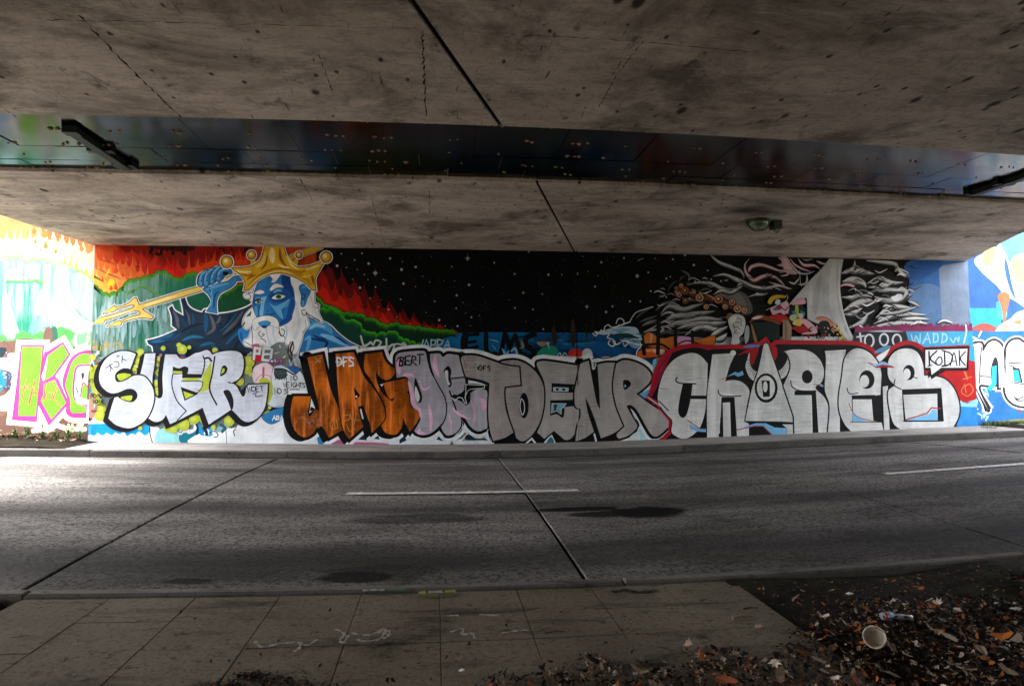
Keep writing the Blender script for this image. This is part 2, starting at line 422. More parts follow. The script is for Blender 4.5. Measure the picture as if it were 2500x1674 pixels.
# dark steel plates closing the gap between the two decks
tP = NT('dark_oily_steel_plate'); nP = tP.noise(tP.map((.5,1.4,1)), 1.3, 5, .6, .5)
cP = tP.mix((.0008,.0007,.0007), (.004,.0032,.0028), tP.ramp(nP, [(.45,0),(.75,1)]))
tP.bump(tP.noise(tP.map((.35,.9,1)), 1.2, 2, .5), .03, .02)
M_plate = tP.out(cP, tP.ramp(nP, [(.3,.10),(.7,.20)]), .10)
M_black = flat('black_steel', (.008,.008,.008), .6, .3)
M_rust = flat('pale_rusty_bolt', (.30,.19,.10), .8, .3, 0, .6, 30)
yr = [YG0, lerp(YG0,YG1,.56), lerp(YG0,YG1,.82), YG1]
def plate_z(x, y): return soffit(x, y)+.05
px0 = -9.6
for r in range(3):
    y0, y1 = yr[r], yr[r+1]; x = px0+(.4*r % 1.1)
    while x < 12.6:
        h = random.uniform(0, .004); wv = 1.12
        mb = MB(); dz = random.uniform(-.008,.008)
        a, b = x+.004, x+wv-.004
        vs = [(xx, yy, plate_z(xx, yy)+h+dz*(xx-a)) for yy in (y0+.007, y1-.007) for xx in (a, (a+b)/2, b)]
        vs += [(p, q, z+.02) for p, q, z in vs]
        mb.add(vs, [(0,3,4,1),(1,4,5,2),(6,7,10,9),(7,8,11,10),(0,1,7,6),(1,2,8,7),(3,9,10,4),(4,10,11,5),(0,6,9,3),(2,5,11,8)], M_plate)
        child(mb.build('cover_plate'), bridge); x += wv
mb = MB(); mb.box((-10, YG0-.3, 5.0), (13, YG1+.3, 5.1), M_black); child(mb.build('gap_backing'), bridge)
# stepped black brackets below the plates
for (u0, v0, u1, v1) in ((184,321,300,409), (2500,427,2392,474)):
    p, q = on_soffit(u0, v0), on_soffit(u1, v1); mb = MB(); xc = (p.x+q.x)/2
    for ya, yb, zz, ww in ((p.y+.02, q.y, -.03, .055), (yr[1]-.06, yr[1]+.03, -.015, .15), (yr[2]-.05, q.y+.04, -.018, .13), (p.y-.02, p.y+.10, -.02, .08)):
        zc = soffit(xc, (ya+yb)/2)
        mb.box((xc-ww, ya, zc+zz), (xc+ww, yb, zc+.055+random.uniform(0,.004)), M_black)
    child(mb.build('bracket'), bridge)
# bolt heads and mortar crumbs on the plates
mb = MB(); rr = random.Random(3)
for r, yy in enumerate((YG0+.09, lerp(YG0,yr[1],.5), yr[1]-.1, lerp(yr[1],yr[2],.6), yr[2]+.1, YG1-.05)):
    x = -9+rr.random()
    while x < 12:
        for k in range(rr.choice((1,2,3))):
            cx, cy_ = x+k*.09+rr.uniform(-.02,.02), yy+rr.uniform(-.03,.03); rad = rr.uniform(.010,.028)
            z = plate_z(cx, cy_)+.001
            vs = [(cx+rad*rr.uniform(.8,2.0)*math.cos(i*1.047), cy_+rad*rr.uniform(.6,1.3)*math.sin(i*1.047), z+.004) for i in range(6)]
            vs += [(cx+.6*rad*math.cos(i*1.047), cy_+.6*rad*math.sin(i*1.047), z-.014) for i in range(6)]
            mb.add(vs, [tuple(range(11,5,-1))]+[(i, 6+i, 6+(i+1)%6, (i+1)%6) for i in range(6)], M_rust)
        x += rr.uniform(.45, 1.0)
child(tag(mb.build('bolt_heads'), kind='stuff'), bridge)
# form-board joints and cracks in the soffit
M_crack = flat('crack_dark', (.03,.025,.02), .95, .1)
def crack(pix, wd, mat=M_crack, jit=.01):
    pts = []
    for (u, v), (u2, v2) in zip(pix, pix[1:]):
        for k in range(22): pts.append(on_soffit(lerp(u,u2,k/22), lerp(v,v2,k/22)))
    pts.append(on_soffit(*pix[-1])); vs = []
    for i, p in enumerate(pts):
        d = (pts[min(i+1,len(pts)-1)]-pts[max(i-1,0)]); nn = Vector((-d.y, d.x, 0)).normalized()
        ww = wd*random.choice((.15,.5,.8,1.1))*random.uniform(.5,1.1); o = random.uniform(-jit, jit)
        for s in (-.5, .5):
            q = p+nn*(s*ww+o); vs.append((q.x, q.y, soffit(q.x, q.y)-.002))
    mb = MB(); mb.add(vs, [(2*k, 2*k+1, 2*k+3, 2*k+2) for k in range(len(pts)-1)], mat); child(mb.build('crack'), bridge)
for pix, wd in (([(192,37),(330,180),(443,287)], .022), ([(1030,75),(1034,160),(1040,282)], .02), ([(1570,101),(1500,190),(1463,261)], .014),
                ([(110,48),(500,56),(1015,70)], .012), ([(1250,85),(1500,97),(1850,128)], .012), ([(775,120),(815,235)], .010),
                ([(0,258),(38,286)], .015), ([(732,434),(765,494)], .022), ([(905,480),(925,545),(940,600)], .014), ([(1048,466),(1050,520)], .018),
                ([(252,428),(340,500),(520,590)], .006), ([(930,520),(1300,526)], .016)):
    crack(pix, wd)
# ================================================================== painted walls
CROPS = {'P': (0,0,1.), 'A': (220,600,5.8075), 'B': (500,590,4.684), 'S': (200,830,4.684), 'J': (600,830,4.684),
         'T': (1000,830,4.684), 'C': (1400,830,4.684), 'N': (1000,590,4.684), 'V': (1400,600,4.684), 'Q': (1800,600,6.03),
         'R': (1800,560,3.346), 'H': (1800,800,3.346), 'G': (2200,540,3.0167), 'K': (0,500,4.6125), 'L': (0,800,5.0577)}
def hexlin(h):
    c = [int(h[i:i+2], 16)/255 for i in (0, 2, 4)]
    return tuple(k/12.92 if k <= .04045 else ((k+.055)/1.055)**2.4 for k in c)
_paints = {}
def paint(h, kind='p'):
    """sprayed or rolled wall paint of one colour; kind: p plain, s silver roller streaks, v vertical weathering, o roller blocks"""
    key = h+kind
    if key in _paints: return _paints[key]
    t = NT('wall_paint_'+key); c = hexlin(h); x, y, z = t.sep(t.pos)
    lo = tuple(k*.80 for k in c); hi = tuple(min(1, k*1.14+.003) for k in c)
    n1 = t.noise(t.pos, 2.6, 5, .62)
    cc = t.mix(lo, hi, t.ramp(n1, [(.3,0),(.7,1)]))
    if kind == 's':
        st = t.noise(t.map((1.2,1,17)), 1.7, 5, .7); bl = t.noise(t.map((1,1,.8), loc=(3,1,2)), 1.5, 2, .5)
        cc = t.mix(cc, tuple(k*.50 for k in c), t.math('MULTIPLY', t.ramp(st, [(.44,0),(.68,.85)]), t.ramp(bl, [(.40,.12),(.62,1)])))
        v = t.noise(t.map((2.4,1,.25), loc=(9,1,2)), 1.5, 4, .6)
        cc = t.mix(cc, tuple(min(1,k*1.35+.03) for k in c), t.ramp(v, [(.52,0),(.7,.5)]))
    elif kind == 'o':
        st = t.noise(t.map((3,1,20), rot=(0,.05,0)), 1.4, 5, .7); bl = t.noise(t.map((1.9,1,.7), loc=(3,1,2)), 1.7, 3, .5)
        cc = t.mix(cc, tuple(k*.16 for k in c), t.math('MULTIPLY', t.ramp(bl, [(.40,0),(.54,.92)]), t.ramp(st, [(.25,.55),(.7,1)])))
        v = t.noise(t.map((8,1,.6), loc=(1,1,7)), 1.2, 3, .6)
        cc = t.mix(cc, tuple(min(1,k*1.7+.04) for k in c), t.ramp(v, [(.54,0),(.68,.7)]))
    elif kind == 'v':
        st = t.noise(t.map((9,1,.55)), 1.3, 5, .65, .2); bl = t.noise(t.map((.8,1,.8), loc=(3,1,2)), .9, 3, .5)
        cc = t.mix(cc, (.42,.52,.50), t.math('MULTIPLY', t.ramp(st, [(.36,0),(.62,.95)]), t.ramp(bl, [(.36,.05),(.62,1)])))
    # grime and worn flecks common to the whole wall
    gr = t.noise(t.map((6,1,.5), loc=(2,0,5)), 1.1, 5, .7)
    cc = t.mix(cc, tuple(k*.45 for k in c), t.ramp(gr, [(.54,0),(.78,.5)]))
    fl = t.noise(t.pos, 42, 3, .7)
    cc = t.mix(cc, tuple(min(1,k*.6+.02*(k>.02)) for k in c), t.ramp(fl, [(.62,0),(.72,.5)]))
    t.bump(t.noise(t.pos, 55, 2, .6), .15, .004)
    _paints[key] = t.out(cc, .6, .10)
    return _paints[key]
WHITE, BLACK = 'e9ecf0', '0b0b0d'

def parse(s, crop):
    out = []
    for tk in s.split():
        if tk[0].isalpha(): crop = tk[0]; tk = tk[1:]
        cn = tk.endswith('c'); tk = tk.rstrip('c')
        a, b = tk.split(','); x0, y0, k = CROPS[crop]
        out.append((x0+float(a)/k, y0+float(b)/k, cn))
    return out
def spline(pts, closed, sub=5):
    """Catmull-Rom through pts, sharp at corner points"""
    n = len(pts); out = []
    if n < 3: return [(p[0], p[1]) for p in pts]
    rng = range(n if closed else n-1)
    for i in rng:
        p1, p2 = pts[i], pts[(i+1) % n]
        p0 = pts[(i-1) % n] if (closed or i > 0) else p1
        p3 = pts[(i+2) % n] if (closed or i+2 < n) else p2
        if p1[2]: p0 = p1
        if p2[2]: p3 = p2
        if p1[2] and p2[2]: out.append((p1[0], p1[1])); continue
        for k in range(sub):
            t = k/sub; t2 = t*t; t3 = t2*t
            f = [(.5*(2*p1[d]+(p2[d]-p0[d])*t+(2*p0[d]-5*p1[d]+4*p2[d]-p3[d])*t2+(3*p1[d]-p0[d]-3*p2[d]+p3[d])*t3)) for d in (0, 1)]
            out.append((f[0], f[1]))
    if not closed: out.append((pts[-1][0], pts[-1][1]))
    return out
class Surf:
    def __init__(s, O, n, lim=None): s.O, s.n, s.k, s.lim = Vector(O), Vector(n).normalized(), 0, lim
    def hit(s, u, v):
        r = ray(u, v); p = CAM+r*((s.O-CAM).dot(s.n)/r.dot(s.n))
        if s.lim and not s.lim[0] <= p.x <= s.lim[1]:       # paint stops at the corner of the wall
            d = Vector((-s.n.y, s.n.x, 0)); p += d*((clamp(p.x, *s.lim)-p.x)/d.x)
        return p
STEP = .00006
class Art:
    """one painted piece: sheets of paint, each lying just over the one before"""
    def __init__(s, surf, crop='P'): s.s, s.crop, s.mb = surf, crop, MB(); s.mb_off = 0
    def lay(s): s.s.k += 1; return s.s.n*(.002+s.s.k*STEP)
    def pts(s, p, smooth=True, closed=True, sub=5):
        if isinstance(p, str): p = parse(p, s.crop)
        else:
            x0, y0, k = CROPS[s.crop]
            p = [(x0+q[0]/k, y0+q[1]/k, len(q) > 2 and q[2]) for q in p]
        return spline(p, closed, sub) if smooth else [(q[0], q[1]) for q in p]
    def fill(s, p, colr, smooth=True, kind='p', raw=False, off=(0,0)):
        q = p if raw else s.pts(p, smooth)
        q = [(a+off[0], b+off[1]) for a, b in q]
        o = s.lay(); tri = tessellate_polygon([[Vector((a, b, 0)) for a, b in q]])
        s.mb.add([s.s.hit(a, b)+o for a, b in q], [tuple(t) for t in tri], paint(colr, kind))
        return s
    def line(s, p, wd, colr, smooth=True, closed=False, taper=0, raw=False, off=(0,0), kind='p', wscale=True):
        q = p if raw else s.pts(p, smooth, closed)
        k = CROPS[s.crop][2]; hw = wd/2/(k if wscale else 1)
        q = [(a+off[0], b+off[1]) for a, b in q]
        if closed: q = q+[q[0]]
        o = s.lay(); vs, fs = [], []; n = len(q)
        L = [0]
        for i in range(1, n): L.append(L[-1]+math.hypot(q[i][0]-q[i-1][0], q[i][1]-q[i-1][1]))
        tot = L[-1] or 1
        def wat(i):
            t = L[i]/tot
            if taper == 1: return hw*max(.06, math.sin(math.pi*min(1, max(0, t)))**.5)
            if taper == 4: return hw*max(.04, math.sin(math.pi*min(1, max(0, t)))**.85)
            if taper == 2: return hw*max(.06, 1-t)
            if taper == 3: return hw*max(.06, t)
            return hw
        nrm = []; turn = []
        for i in range(n):                                  # mitred ribbon
            a0 = q[i-1] if i > 0 else (q[-2] if closed else q[i]); c0 = q[i+1] if i < n-1 else (q[1] if closed else q[i])
            d1 = (q[i][0]-a0[0], q[i][1]-a0[1]); d2 = (c0[0]-q[i][0], c0[1]-q[i][1]); l1, l2 = math.hypot(*d1), math.hypot(*d2)
            if l1 < 1e-6: d1, l1 = d2, l2
            if l2 < 1e-6: d2, l2 = d1, l1
            if l1 < 1e-6: nrm.append((0, 0)); turn.append(0); continue
            u1, u2 = (d1[0]/l1, d1[1]/l1), (d2[0]/l2, d2[1]/l2); dot = u1[0]*u2[0]+u1[1]*u2[1]
            m = (-(u1[1]+u2[1]), u1[0]+u2[0]); ml = math.hypot(*m)
            if ml < .2: m, ml = (-u1[1], u1[0]), 1
            ms = min(1/max(.35, math.sqrt(max(0, (1+dot)/2))), 1.6)
            nrm.append((m[0]/ml*ms, m[1]/ml*ms)); turn.append(1 if dot < .88 else 0)
        for i in range(n-1):
            bi = len(vs); oo = o+s.s.n*STEP*.08*(i % 8)
            for k_, sg in ((i, 1), (i+1, 1), (i+1, -1), (i, -1)):
                w0 = wat(k_)*sg; vs.append(s.s.hit(q[k_][0]+nrm[k_][0]*w0, q[k_][1]+nrm[k_][1]*w0)+oo)
            fs.append((bi, bi+1, bi+2, bi+3))
        cnt = 0
        for i in range(n):                                  # round ends and sharp corners
            if not (turn[i] or (not closed and i in (0, n-1))): continue
            w0 = wat(i); m = 10 if hw > 2 else 6; bi = len(vs); cnt += 1; o2 = o+s.s.n*STEP*(.66+.08*(cnt % 4))
            for j in range(m): vs.append(s.s.hit(q[i][0]+w0*math.cos(j*2*math.pi/m), q[i][1]+w0*math.sin(j*2*math.pi/m))+o2)
            fs.append(tuple(range(bi, bi+m)))
        s.mb.add(vs, fs, paint(colr, kind)); return s
    def oval(s, cx, cy, rx, ry, colr, n=18, kind='p', rot=0):
        x0, y0, k = CROPS[s.crop]; c_, s_ = math.cos(rot), math.sin(rot)
        q = []
        for i in range(n):
            a, b = rx*math.cos(i*2*math.pi/n), ry*math.sin(i*2*math.pi/n)
            q.append((x0+(cx+a*c_-b*s_)/k, y0+(cy+a*s_+b*c_)/k))
        return s.fill(q, colr, raw=True, kind=kind)
    def dots(s, lst, colr, n=8):
        x0, y0, k = CROPS[s.crop]; o = s.lay(); vs, fs = [], []
        for (cx, cy, r) in lst:
            b = len(vs)
            for i in range(n): vs.append(s.s.hit(x0+(cx+r*math.cos(i*6.2832/n))/k, y0+(cy+r*math.sin(i*6.2832/n))/k)+o)
            fs.append(tuple(range(b, b+n)))
        s.mb.add(vs, fs, paint(colr)); return s
    def letter(s, p, colr, kind='p', out=26, sh=None, ocol=BLACK, halo=None, hcol=WHITE):
        q = s.pts(p); k = CROPS[s.crop][2]
        if halo: s.line(q, halo, hcol, closed=True, raw=True)
        if sh:
            for f in (1, .5): s.fill(q, ocol, raw=True, off=(sh[0]*f/k, sh[1]*f/k)); s.line(q, out, ocol, closed=True, raw=True, off=(sh[0]*f/k, sh[1]*f/k))
        s.line(q, out, ocol, closed=True, raw=True); s.fill(q, colr, raw=True, kind=kind); return s
    def brush(s, p, wd, tones, taper=1):
        """airbrushed stroke: nested ribbons from dark rim to bright core"""
        q = s.pts(p, True, False)
        for i, c in enumerate(tones): s.line(q, wd*(1-i/len(tones)*.85), c, raw=True, taper=4 if taper == 1 else taper, off=(0, -i*wd*.035/CROPS[s.crop][2]))
        return s
    def build(s, name, parent, label=None):
        o = s.mb.build(name); child(o, parent)
        if label: o['label'] = label
        return o
FONT = {'A': ['0,10 4,0 8,10','2,6 6,6'], 'B': ['1,10 1,0 6,1 6,4 1,5 7,6 7,9 1,10'], 'C': ['7,1 3,0 0,5 3,10 7,9'], 'D': ['1,0 1,10 6,8 7,4 5,1 1,0'],
 'E': ['7,0 1,0 1,10 7,10','1,5 6,5'], 'F': ['7,0 1,0 1,10','1,5 5,5'], 'G': ['7,1 3,0 0,5 3,10 7,9 7,6 4,6'], 'H': ['1,0 1,10','7,0 7,10','1,5 7,5'],
 'I': ['4,0 4,10'], 'J': ['7,0 6,8 3,10 0,8'], 'K': ['1,0 1,10','7,0 1,5 7,10'], 'L': ['1,0 1,10 7,10'], 'M': ['0,10 1,0 4,6 7,0 8,10'], 'N': ['1,10 1,0 7,10 7,0'],
 'O': ['4,0 0,3 0,7 4,10 8,7 8,3 4,0'], 'P': ['1,10 1,0 6,1 6,5 1,5'], 'Q': ['4,0 0,3 0,7 4,9 8,7 8,3 4,0','5,6 9,12'], 'R': ['1,10 1,0 6,1 6,4 1,5 7,10'], 'S': ['7,1 3,0 1,3 6,6 6,9 1,10'],
 'T': ['0,0 8,0','4,0 4,10'], 'U': ['0,0 1,8 4,10 7,8 8,0'], 'W': ['0,0 2,10 4,3 6,10 8,0'], 'Y': ['0,0 4,5','8,0 4,5 3,10'], '!': ['4,0 3,7','3,9 3,10'], 'V': ['0,0 4,10 8,0'], ' ': []}
def write(art, txt, x, y, h, wd, colr, adv=None, slant=0, rise=0, jit=.6, seed=1, smooth=False):
    rr = random.Random(seed); adv = adv or h*.92; px_ = x
    for ch in txt:
        for st in FONT[ch]:
            pts = []
            for pr in st.split():
                a, b = (float(k) for k in pr.split(','))
                a += rr.uniform(-jit, jit); b += rr.uniform(-jit, jit)
                pts.append((px_+a*h/11-slant*(b-10)*h/10, y+b*h/10+rise*(px_-x)))
            art.line(pts, wd, colr, smooth=smooth)
        px_ += adv
def flame_edge(xs, yv, hh, n, lean, rng):
    """boundary of licking flames: round hollows, pointed tips; yv(t), hh(t) along t in 0..1"""
    pts = []; x0, x1 = xs; cuts = [0]
    for i in range(n): cuts.append(cuts[-1]+rng.uniform(.6, 1.4))
    cuts = [c/cuts[-1] for c in cuts]
    for a, b in zip(cuts, cuts[1:]):
        w_ = (b-a)*(x1-x0); xa = lerp(x0, x1, a); y_ = yv(a)+rng.uniform(-.15, .15)*hh(a); h = hh((a+b)/2)*rng.uniform(.55, 1.25); ln = lean*w_*rng.uniform(.4, 1.3)
        pts += [(xa, y_), (xa+.24*w_, y_-.06*h), (xa+.37*w_, y_-.34*h), (xa+.43*w_+ln*.5, y_-.66*h), (xa+.52*w_+ln, y_-h, True), (xa+.56*w_+ln*.4, y_-.60*h), (xa+.62*w_, y_-.30*h), (xa+.76*w_, y_-.05*h)]
    pts.append((x1, yv(1)))
    return pts
def scallop(line, rad, rng, jit=.35):
    """cauliflower edge along a polyline"""
    P = [(float(a), float(b)) for a, b in (t.split(',') for t in line.split())]
    out = []
    for (a, b), (c, d) in zip(P, P[1:]):
        l = math.hypot(c-a, d-b); n = max(1, round(l/(rad*1.7)))
        nx, ny = (d-b)/l, -(c-a)/l
        for k in range(n):
            r = l/n/2*rng.uniform(.9, 1.25); mx, my = lerp(a, c, (k+.5)/n), lerp(b, d, (k+.5)/n)
            tx, ty = (c-a)/l, (d-b)/l
            for an in (20, 55, 90, 125, 160):
                q = math.radians(an); out.append((mx-tx*r*math.cos(q)*1.0+nx*r*math.sin(q)*.85, my-ty*r*math.cos(q)+ny*r*math.sin(q)*.85, an in (20, 160)))
    return out
def bush(art, line, rad, close, rng, cols, edge=BLACK, sh=(0, 9), outline=7):
    top = scallop(line, rad, rng)
    cl = [tuple(float(k) for k in t.split(','))+(True,) for t in close.split()]
    q = art.pts(top, False, False)
    x0, y0, k = CROPS[art.crop]
    e = [(x0+a/k, y0+b/k) for a, b, _ in cl]
    if edge: art.line(q, outline*2, edge, raw=True)
    for i, c in enumerate(cols):
        kind = 'p'
        if isinstance(c, tuple): c, kind = c
        qq = [(a+sh[0]*i/k, b+sh[1]*i/k) for a, b in q]
        art.fill(qq+e, c, raw=True, kind=kind)
WX0, WX1 = -7.35, 13.6
wall = tag(empty('bridge_abutment', (3, D, 0)), 'long abutment wall under the bridge with blue king, night sky and graffiti letters', 'wall')
xs_ = on_y(1406, 950, D).x
for a, b in ((WX0, xs_-.006), (xs_+.006, WX1)):
    mb = MB(); mb.box((a, D, -.4), (b, D+.5, 4.72), M_wall); child(mb.build('wall_panel'), wall)
W = Surf((0, D, 0), (0, -1, 0), (WX0+.003, WX1-.003))
rng = random.Random(11)

# --- painted grounds -------------------------------------------------------
a = Art(W, 'P')
a.fill('205,585 2400,585 2400,1100 205,1100', 'c9d2d6', False)
a.fill('700,585 2235,585 2235,820 700,830', '030304', False)
a.fill('195,585 772,585 772,740 900,830 195,830', 'b8400e', False)
# blue water behind
a.fill('1085,813 1200,811 1600,814 1600,900 1040,900 1060,850', '1277b4', False)
a.fill('1300,814 1600,814 1600,880 1310,872', '0c4f86', False)
for i in range(26):
    x = rng.uniform(1230, 1540); y = rng.uniform(820, 862); l = rng.uniform(15, 70)
    a.line([(x, y), (x+l*.5, y+rng.uniform(-2,2)), (x+l, y)], rng.uniform(1.5, 5), rng.choice(('083a66','1a86bd','0a2c44','2b3a33','146b74')), taper=1)
a.build('painted_ground', wall)

# --- flames -----------------------------------------------------------------
a = Art(W, 'A')
def flames(x0, x1, yv, hh, n, lean, bottom, colr, seed, top=False):
    r = random.Random(seed); e = flame_edge((x0, x1), yv, hh, n, lean, r)
    q = a.pts(e, True, False, 4); k = CROPS[a.crop]
    tail = [(k[0]+px_/k[2], k[1]+py_/k[2]) for px_, py_ in bottom]
    a.fill(q+tail, colr, raw=True)
const = lambda v: (lambda t: v)
tb = lambda *p: (lambda t: tabl(t, list(p)))
a.fill('380,0 2330,0 2330,330 1500,330 1250,330 900,270 700,180 420,60', '7d0d04', False)
flames(330, 2330, tb((0,60),(.2,150),(.35,250),(.5,330),(.6,260),(.75,150),(1,150)), tb((0,60),(.4,130),(1,120)), 15, .0, [(2330,760),(330,760)], 'b82006', 2)
a.fill('820,0 1500,0 1480,60 1300,90 860,40', '3a0403', False)
r5 = random.Random(5)
for i in range(20):                                                      # dark drops
    x = r5.uniform(850, 1370); y = r5.uniform(35, 130); s = r5.uniform(14, 26)
    a.fill([(x-3,-10),(x-5,y-s*1.6),(x-s,y),(x,y+s),(x+s,y),(x+5,y-s*1.6),(x+3,-10)], '120203')
for i in range(9):
    x = r5.uniform(1850, 2300); y = r5.uniform(35, 90); s = r5.uniform(10, 20)
    a.fill([(x-3,-10),(x-5,y-s*1.6),(x-s,y),(x,y+s),(x+s,y),(x+5,y-s*1.6),(x+3,-10)], '2a0504')
for i in range(34):                                                      # maroon drops
    x = r5.uniform(600, 1850); y = r5.uniform(150, 330); s = r5.uniform(16, 34)
    a.fill([(x,y-s*3.4,True),(x-s*.45,y-s*1.2),(x-s,y),(x,y+s),(x+s,y),(x+s*.45,y-s*1.2)], r5.choice(('8a0f05','9c1405')))
flames(1360, 1900, tb((0,330),(.3,280),(1,200)), const(170), 5, .05, [(1900,470),(1360,470)], 'd2430e', 8)
flames(1950, 2330, tb((0,230),(1,180)), const(140), 5, .05, [(2330,420),(1950,420)], 'cf400d', 9)
flames(840, 1260, tb((0,430),(.5,300),(1,420)), const(150), 5, 0, [(1260,520),(840,520)], 'd41106', 12)
flames(-40, 860, tb((0,170),(.5,260),(1,420)), tb((0,90),(1,150)), 9, .05, [(860,760),(-40,760)], 'd65a1c', 14)
flames(-40, 640, tb((0,300),(.5,400),(1,560)), const(150), 7, .05, [(640,760),(-40,760)], 'dc8038', 15)
flames(-40, 540, tb((0,430),(.4,500),(1,650)), const(130), 6, .05, [(540,760),(-40,760)], 'dba23c', 16)
for x, y, s in ((370,360,36),(470,420,26),(300,610,26),(370,600,30),(520,210,30),(640,265,34),(720,280,26),(180,490,22)):
    a.fill([(x,y-s*3.2,True),(x-s*.45,y-s*1.2),(x-s,y),(x,y+s),(x+s,y),(x+s*.45,y-s*1.2)], 'c4421a')
a.fill('250,560 270,490 300,470 330,480 350,520 330,555', 'e2bd10')
a.fill('215,430 230,390 270,320 280,370 250,410 240,450', 'e0b018')
a.crop = 'B'                                                             # right of the crown, running down into the night
def diag(pv, h, n, colr, seed, bottom):
    flames(1255, 2342+560, tb(*pv), tb(*h), n, -.15, bottom, colr, seed)
bot = [(2902,1048),(2700,1045),(2342,1000),(2000,950),(1600,850),(1350,720),(1255,640)]
T0 = lambda x: (x-1255)/(2902-1255)
diag([(0,280),(T0(1600),480),(T0(1900),670),(T0(2342),900),(1,1040)], [(0,120),(.5,100),(1,25)], 13, '5e0a05', 21, bot)
diag([(0,420),(T0(1600),640),(T0(1900),790),(T0(2342),950),(1,1042)], [(0,115),(.5,95),(1,20)], 12, '9c1206', 22, bot)
diag([(0,560),(T0(1600),750),(T0(1900),870),(T0(2342),975),(1,1044)], [(0,100),(.5,75),(1,12)], 11, 'c4200a', 23, bot)
a.build('painted_flames', wall)

# --- bushes -------------------------------------------------------------------
a = Art(W, 'A')
G1 = ('62862e','2f7a2c',('146b52','v'))
bush(a, '40,570 180,680 270,705 400,690 520,630 540,510 620,500 730,480 800,440 880,450 920,400 1010,375 1100,400 1170,470 1230,460 1280,485 1330,460 1350,420 1420,415 1530,430 1700,430', 55, '1700,1568 -20,1568 -20,560', rng, ('4f7a1e','3a8a22',('0f6a4e','v')), '1c2408', (4, 26), 6)
bush(a, '540,690 640,660 680,600 760,580 830,640 960,690 1000,760', 45, '900,900 560,900', rng, ('5a8a3c','3f7d50',('2f6d58','v')), None, (0, 24))
for i in range(150):
    x = rng.uniform(-10, 1180); y = rng.uniform(720, 1150); l = rng.uniform(120, 340)
    a.line([(x, y), (x+rng.uniform(-8,8), y+l*.5), (x+rng.uniform(-8,8), y+l)], rng.uniform(14, 60), rng.choice(('4a8078','5d918a','7fa6a8','2f7262','6f9a98','88aeb2')), taper=1, kind='v')
for i in range(46):
    x = rng.uniform(40, 1150); y = rng.uniform(980, 1200); l = rng.uniform(60, 220)
    a.line([(x, y), (x+rng.uniform(-6,6), y+l)], rng.uniform(6, 18), rng.choice(('0f5a48','1d6f60','a9c4c4','2d7a68')), taper=1)
bush(a, '1870,720 1950,680 2050,660 2070,600 2130,570 2250,560 2400,560', 40, '2400,960 1780,960 1790,800', rng, ('2f8a12','17601a','0d4a2c'), '0a1404', (4, 24), 6)
a.fill('1360,690 1610,640 1720,770 1660,880 1560,920 1440,870 1380,780', '0f5b41')
a.crop = 'B'
bush(a, '1255,620 1330,680 1345,740 1420,740 1520,790 1600,830 1680,850 1760,840 1830,890 1930,890 2010,940 2100,970 2160,940 2240,970 2342,985 2482,990 2582,1010 2742,1025 2862,1045', 34, '2862,1060 2720,1110 2600,1330 1255,1330', rng, ('3f9412','256c14','0f3d1c','0a2c18'), '050a03', (-5, 22), 7)
bush(a, '1300,800 1400,790 1500,800 1590,900 1640,935 1740,920 1765,1020 1850,1060 1900,1040 1970,1085 2080,1060 2150,1030 2200,1100 2342,1150 2500,1200', 50, '2500,1330 1300,1330', rng, ('37a012','1f6e1c','0d4a33','0a3c2c'), None, (-6, 22))
a.build('painted_bushes', wall)
K0 = W.k

# --- stars ---------------------------------------------------------------------
a = Art(W, 'B')
big = [(1515,277,15),(1563,140,8),(1800,135,9),(2120,193,13),(1715,211,8),(1875,252,14),(2250,320,15),(1622,296,7),(1745,319,6),(1826,379,7),(1776,526,15),(2272,480,13),(1953,520,9),(1890,645,8),(2240,660,9),(2103,775,9),(1867,436,6),(2043,433,6),(2063,440,6),(1990,745,5),(2197,862,6),(2020,663,4),(2262,230,6),(1692,433,5),(1950,360,20)]
a.dots(big, 'b9bcc2', 10)
a.crop = 'N'
big = [(662,193,19),(70,291,14),(482,286,8),(967,244,10),(1360,115,10),(1200,371,11),(1585,379,14),(1913,368,13),(2188,238,12),(679,494,14),(538,614,13),(1298,584,12),(1516,600,8),(2117,514,11),(287,682,9),(533,763,9),(1203,757,9),(1409,775,10),(2025,744,12),(2317,740,11),(2244,804,13),(706,864,10),(338,896,13),(548,965,12),(408,964,7),(1527,999,10),(607,695,5),(640,818,5),(795,846,5),(190,810,5),(68,515,6),(228,463,5),(514,449,5),(250,174,5),(389,445,4),(835,523,4),(1738,379,7),(2036,341,5),(2155,390,5),(1980,170,5),(1138,664,5),(1325,914,4),(697,961,5),(150,398,5)]
a.dots(big, 'b4b7bc', 10)
a.dots([(rng.uniform(0,2342), rng.uniform(120,1000), rng.uniform(2,4)) for i in range(120)], '70747c', 6)
a.crop = 'V'
a.dots([(575,142,11),(316,191,12),(1133,157,11),(1270,107,14),(726,346,20),(852,306,10),(1372,222,13),(243,467,11),(881,519,10),(1058,375,11),(1103,356,9),(1058,587,9),(642,635,10),(763,637,10),(444,691,10),(370,757,13),(151,697,14),(41,320,12),(1570,384,10),(1388,411,11),(1683,405,10),(1530,284,8),(930,146,6)], 'b4b7bc', 10)
a.dots([(rng.uniform(0,1500), rng.uniform(120,800), rng.uniform(2,4)) for i in range(70)], '666a72', 6)
a.line('725,178 760,158 800,148', 8, 'a8abb0', taper=1)
for cr_, x, y, l in (('V',151,697,34),('N',662,185,46),('N',2025,744,34),('B',1950,358,42)):
    a.crop = cr_; a.line([(x, y-l), (x, y+l)], 3, '8a8d94', False); a.line([(x-l*.8, y), (x+l*.8, y)], 3, '8a8d94', False)
a.crop = 'N'                                                                   # faint over-sprayed leaves
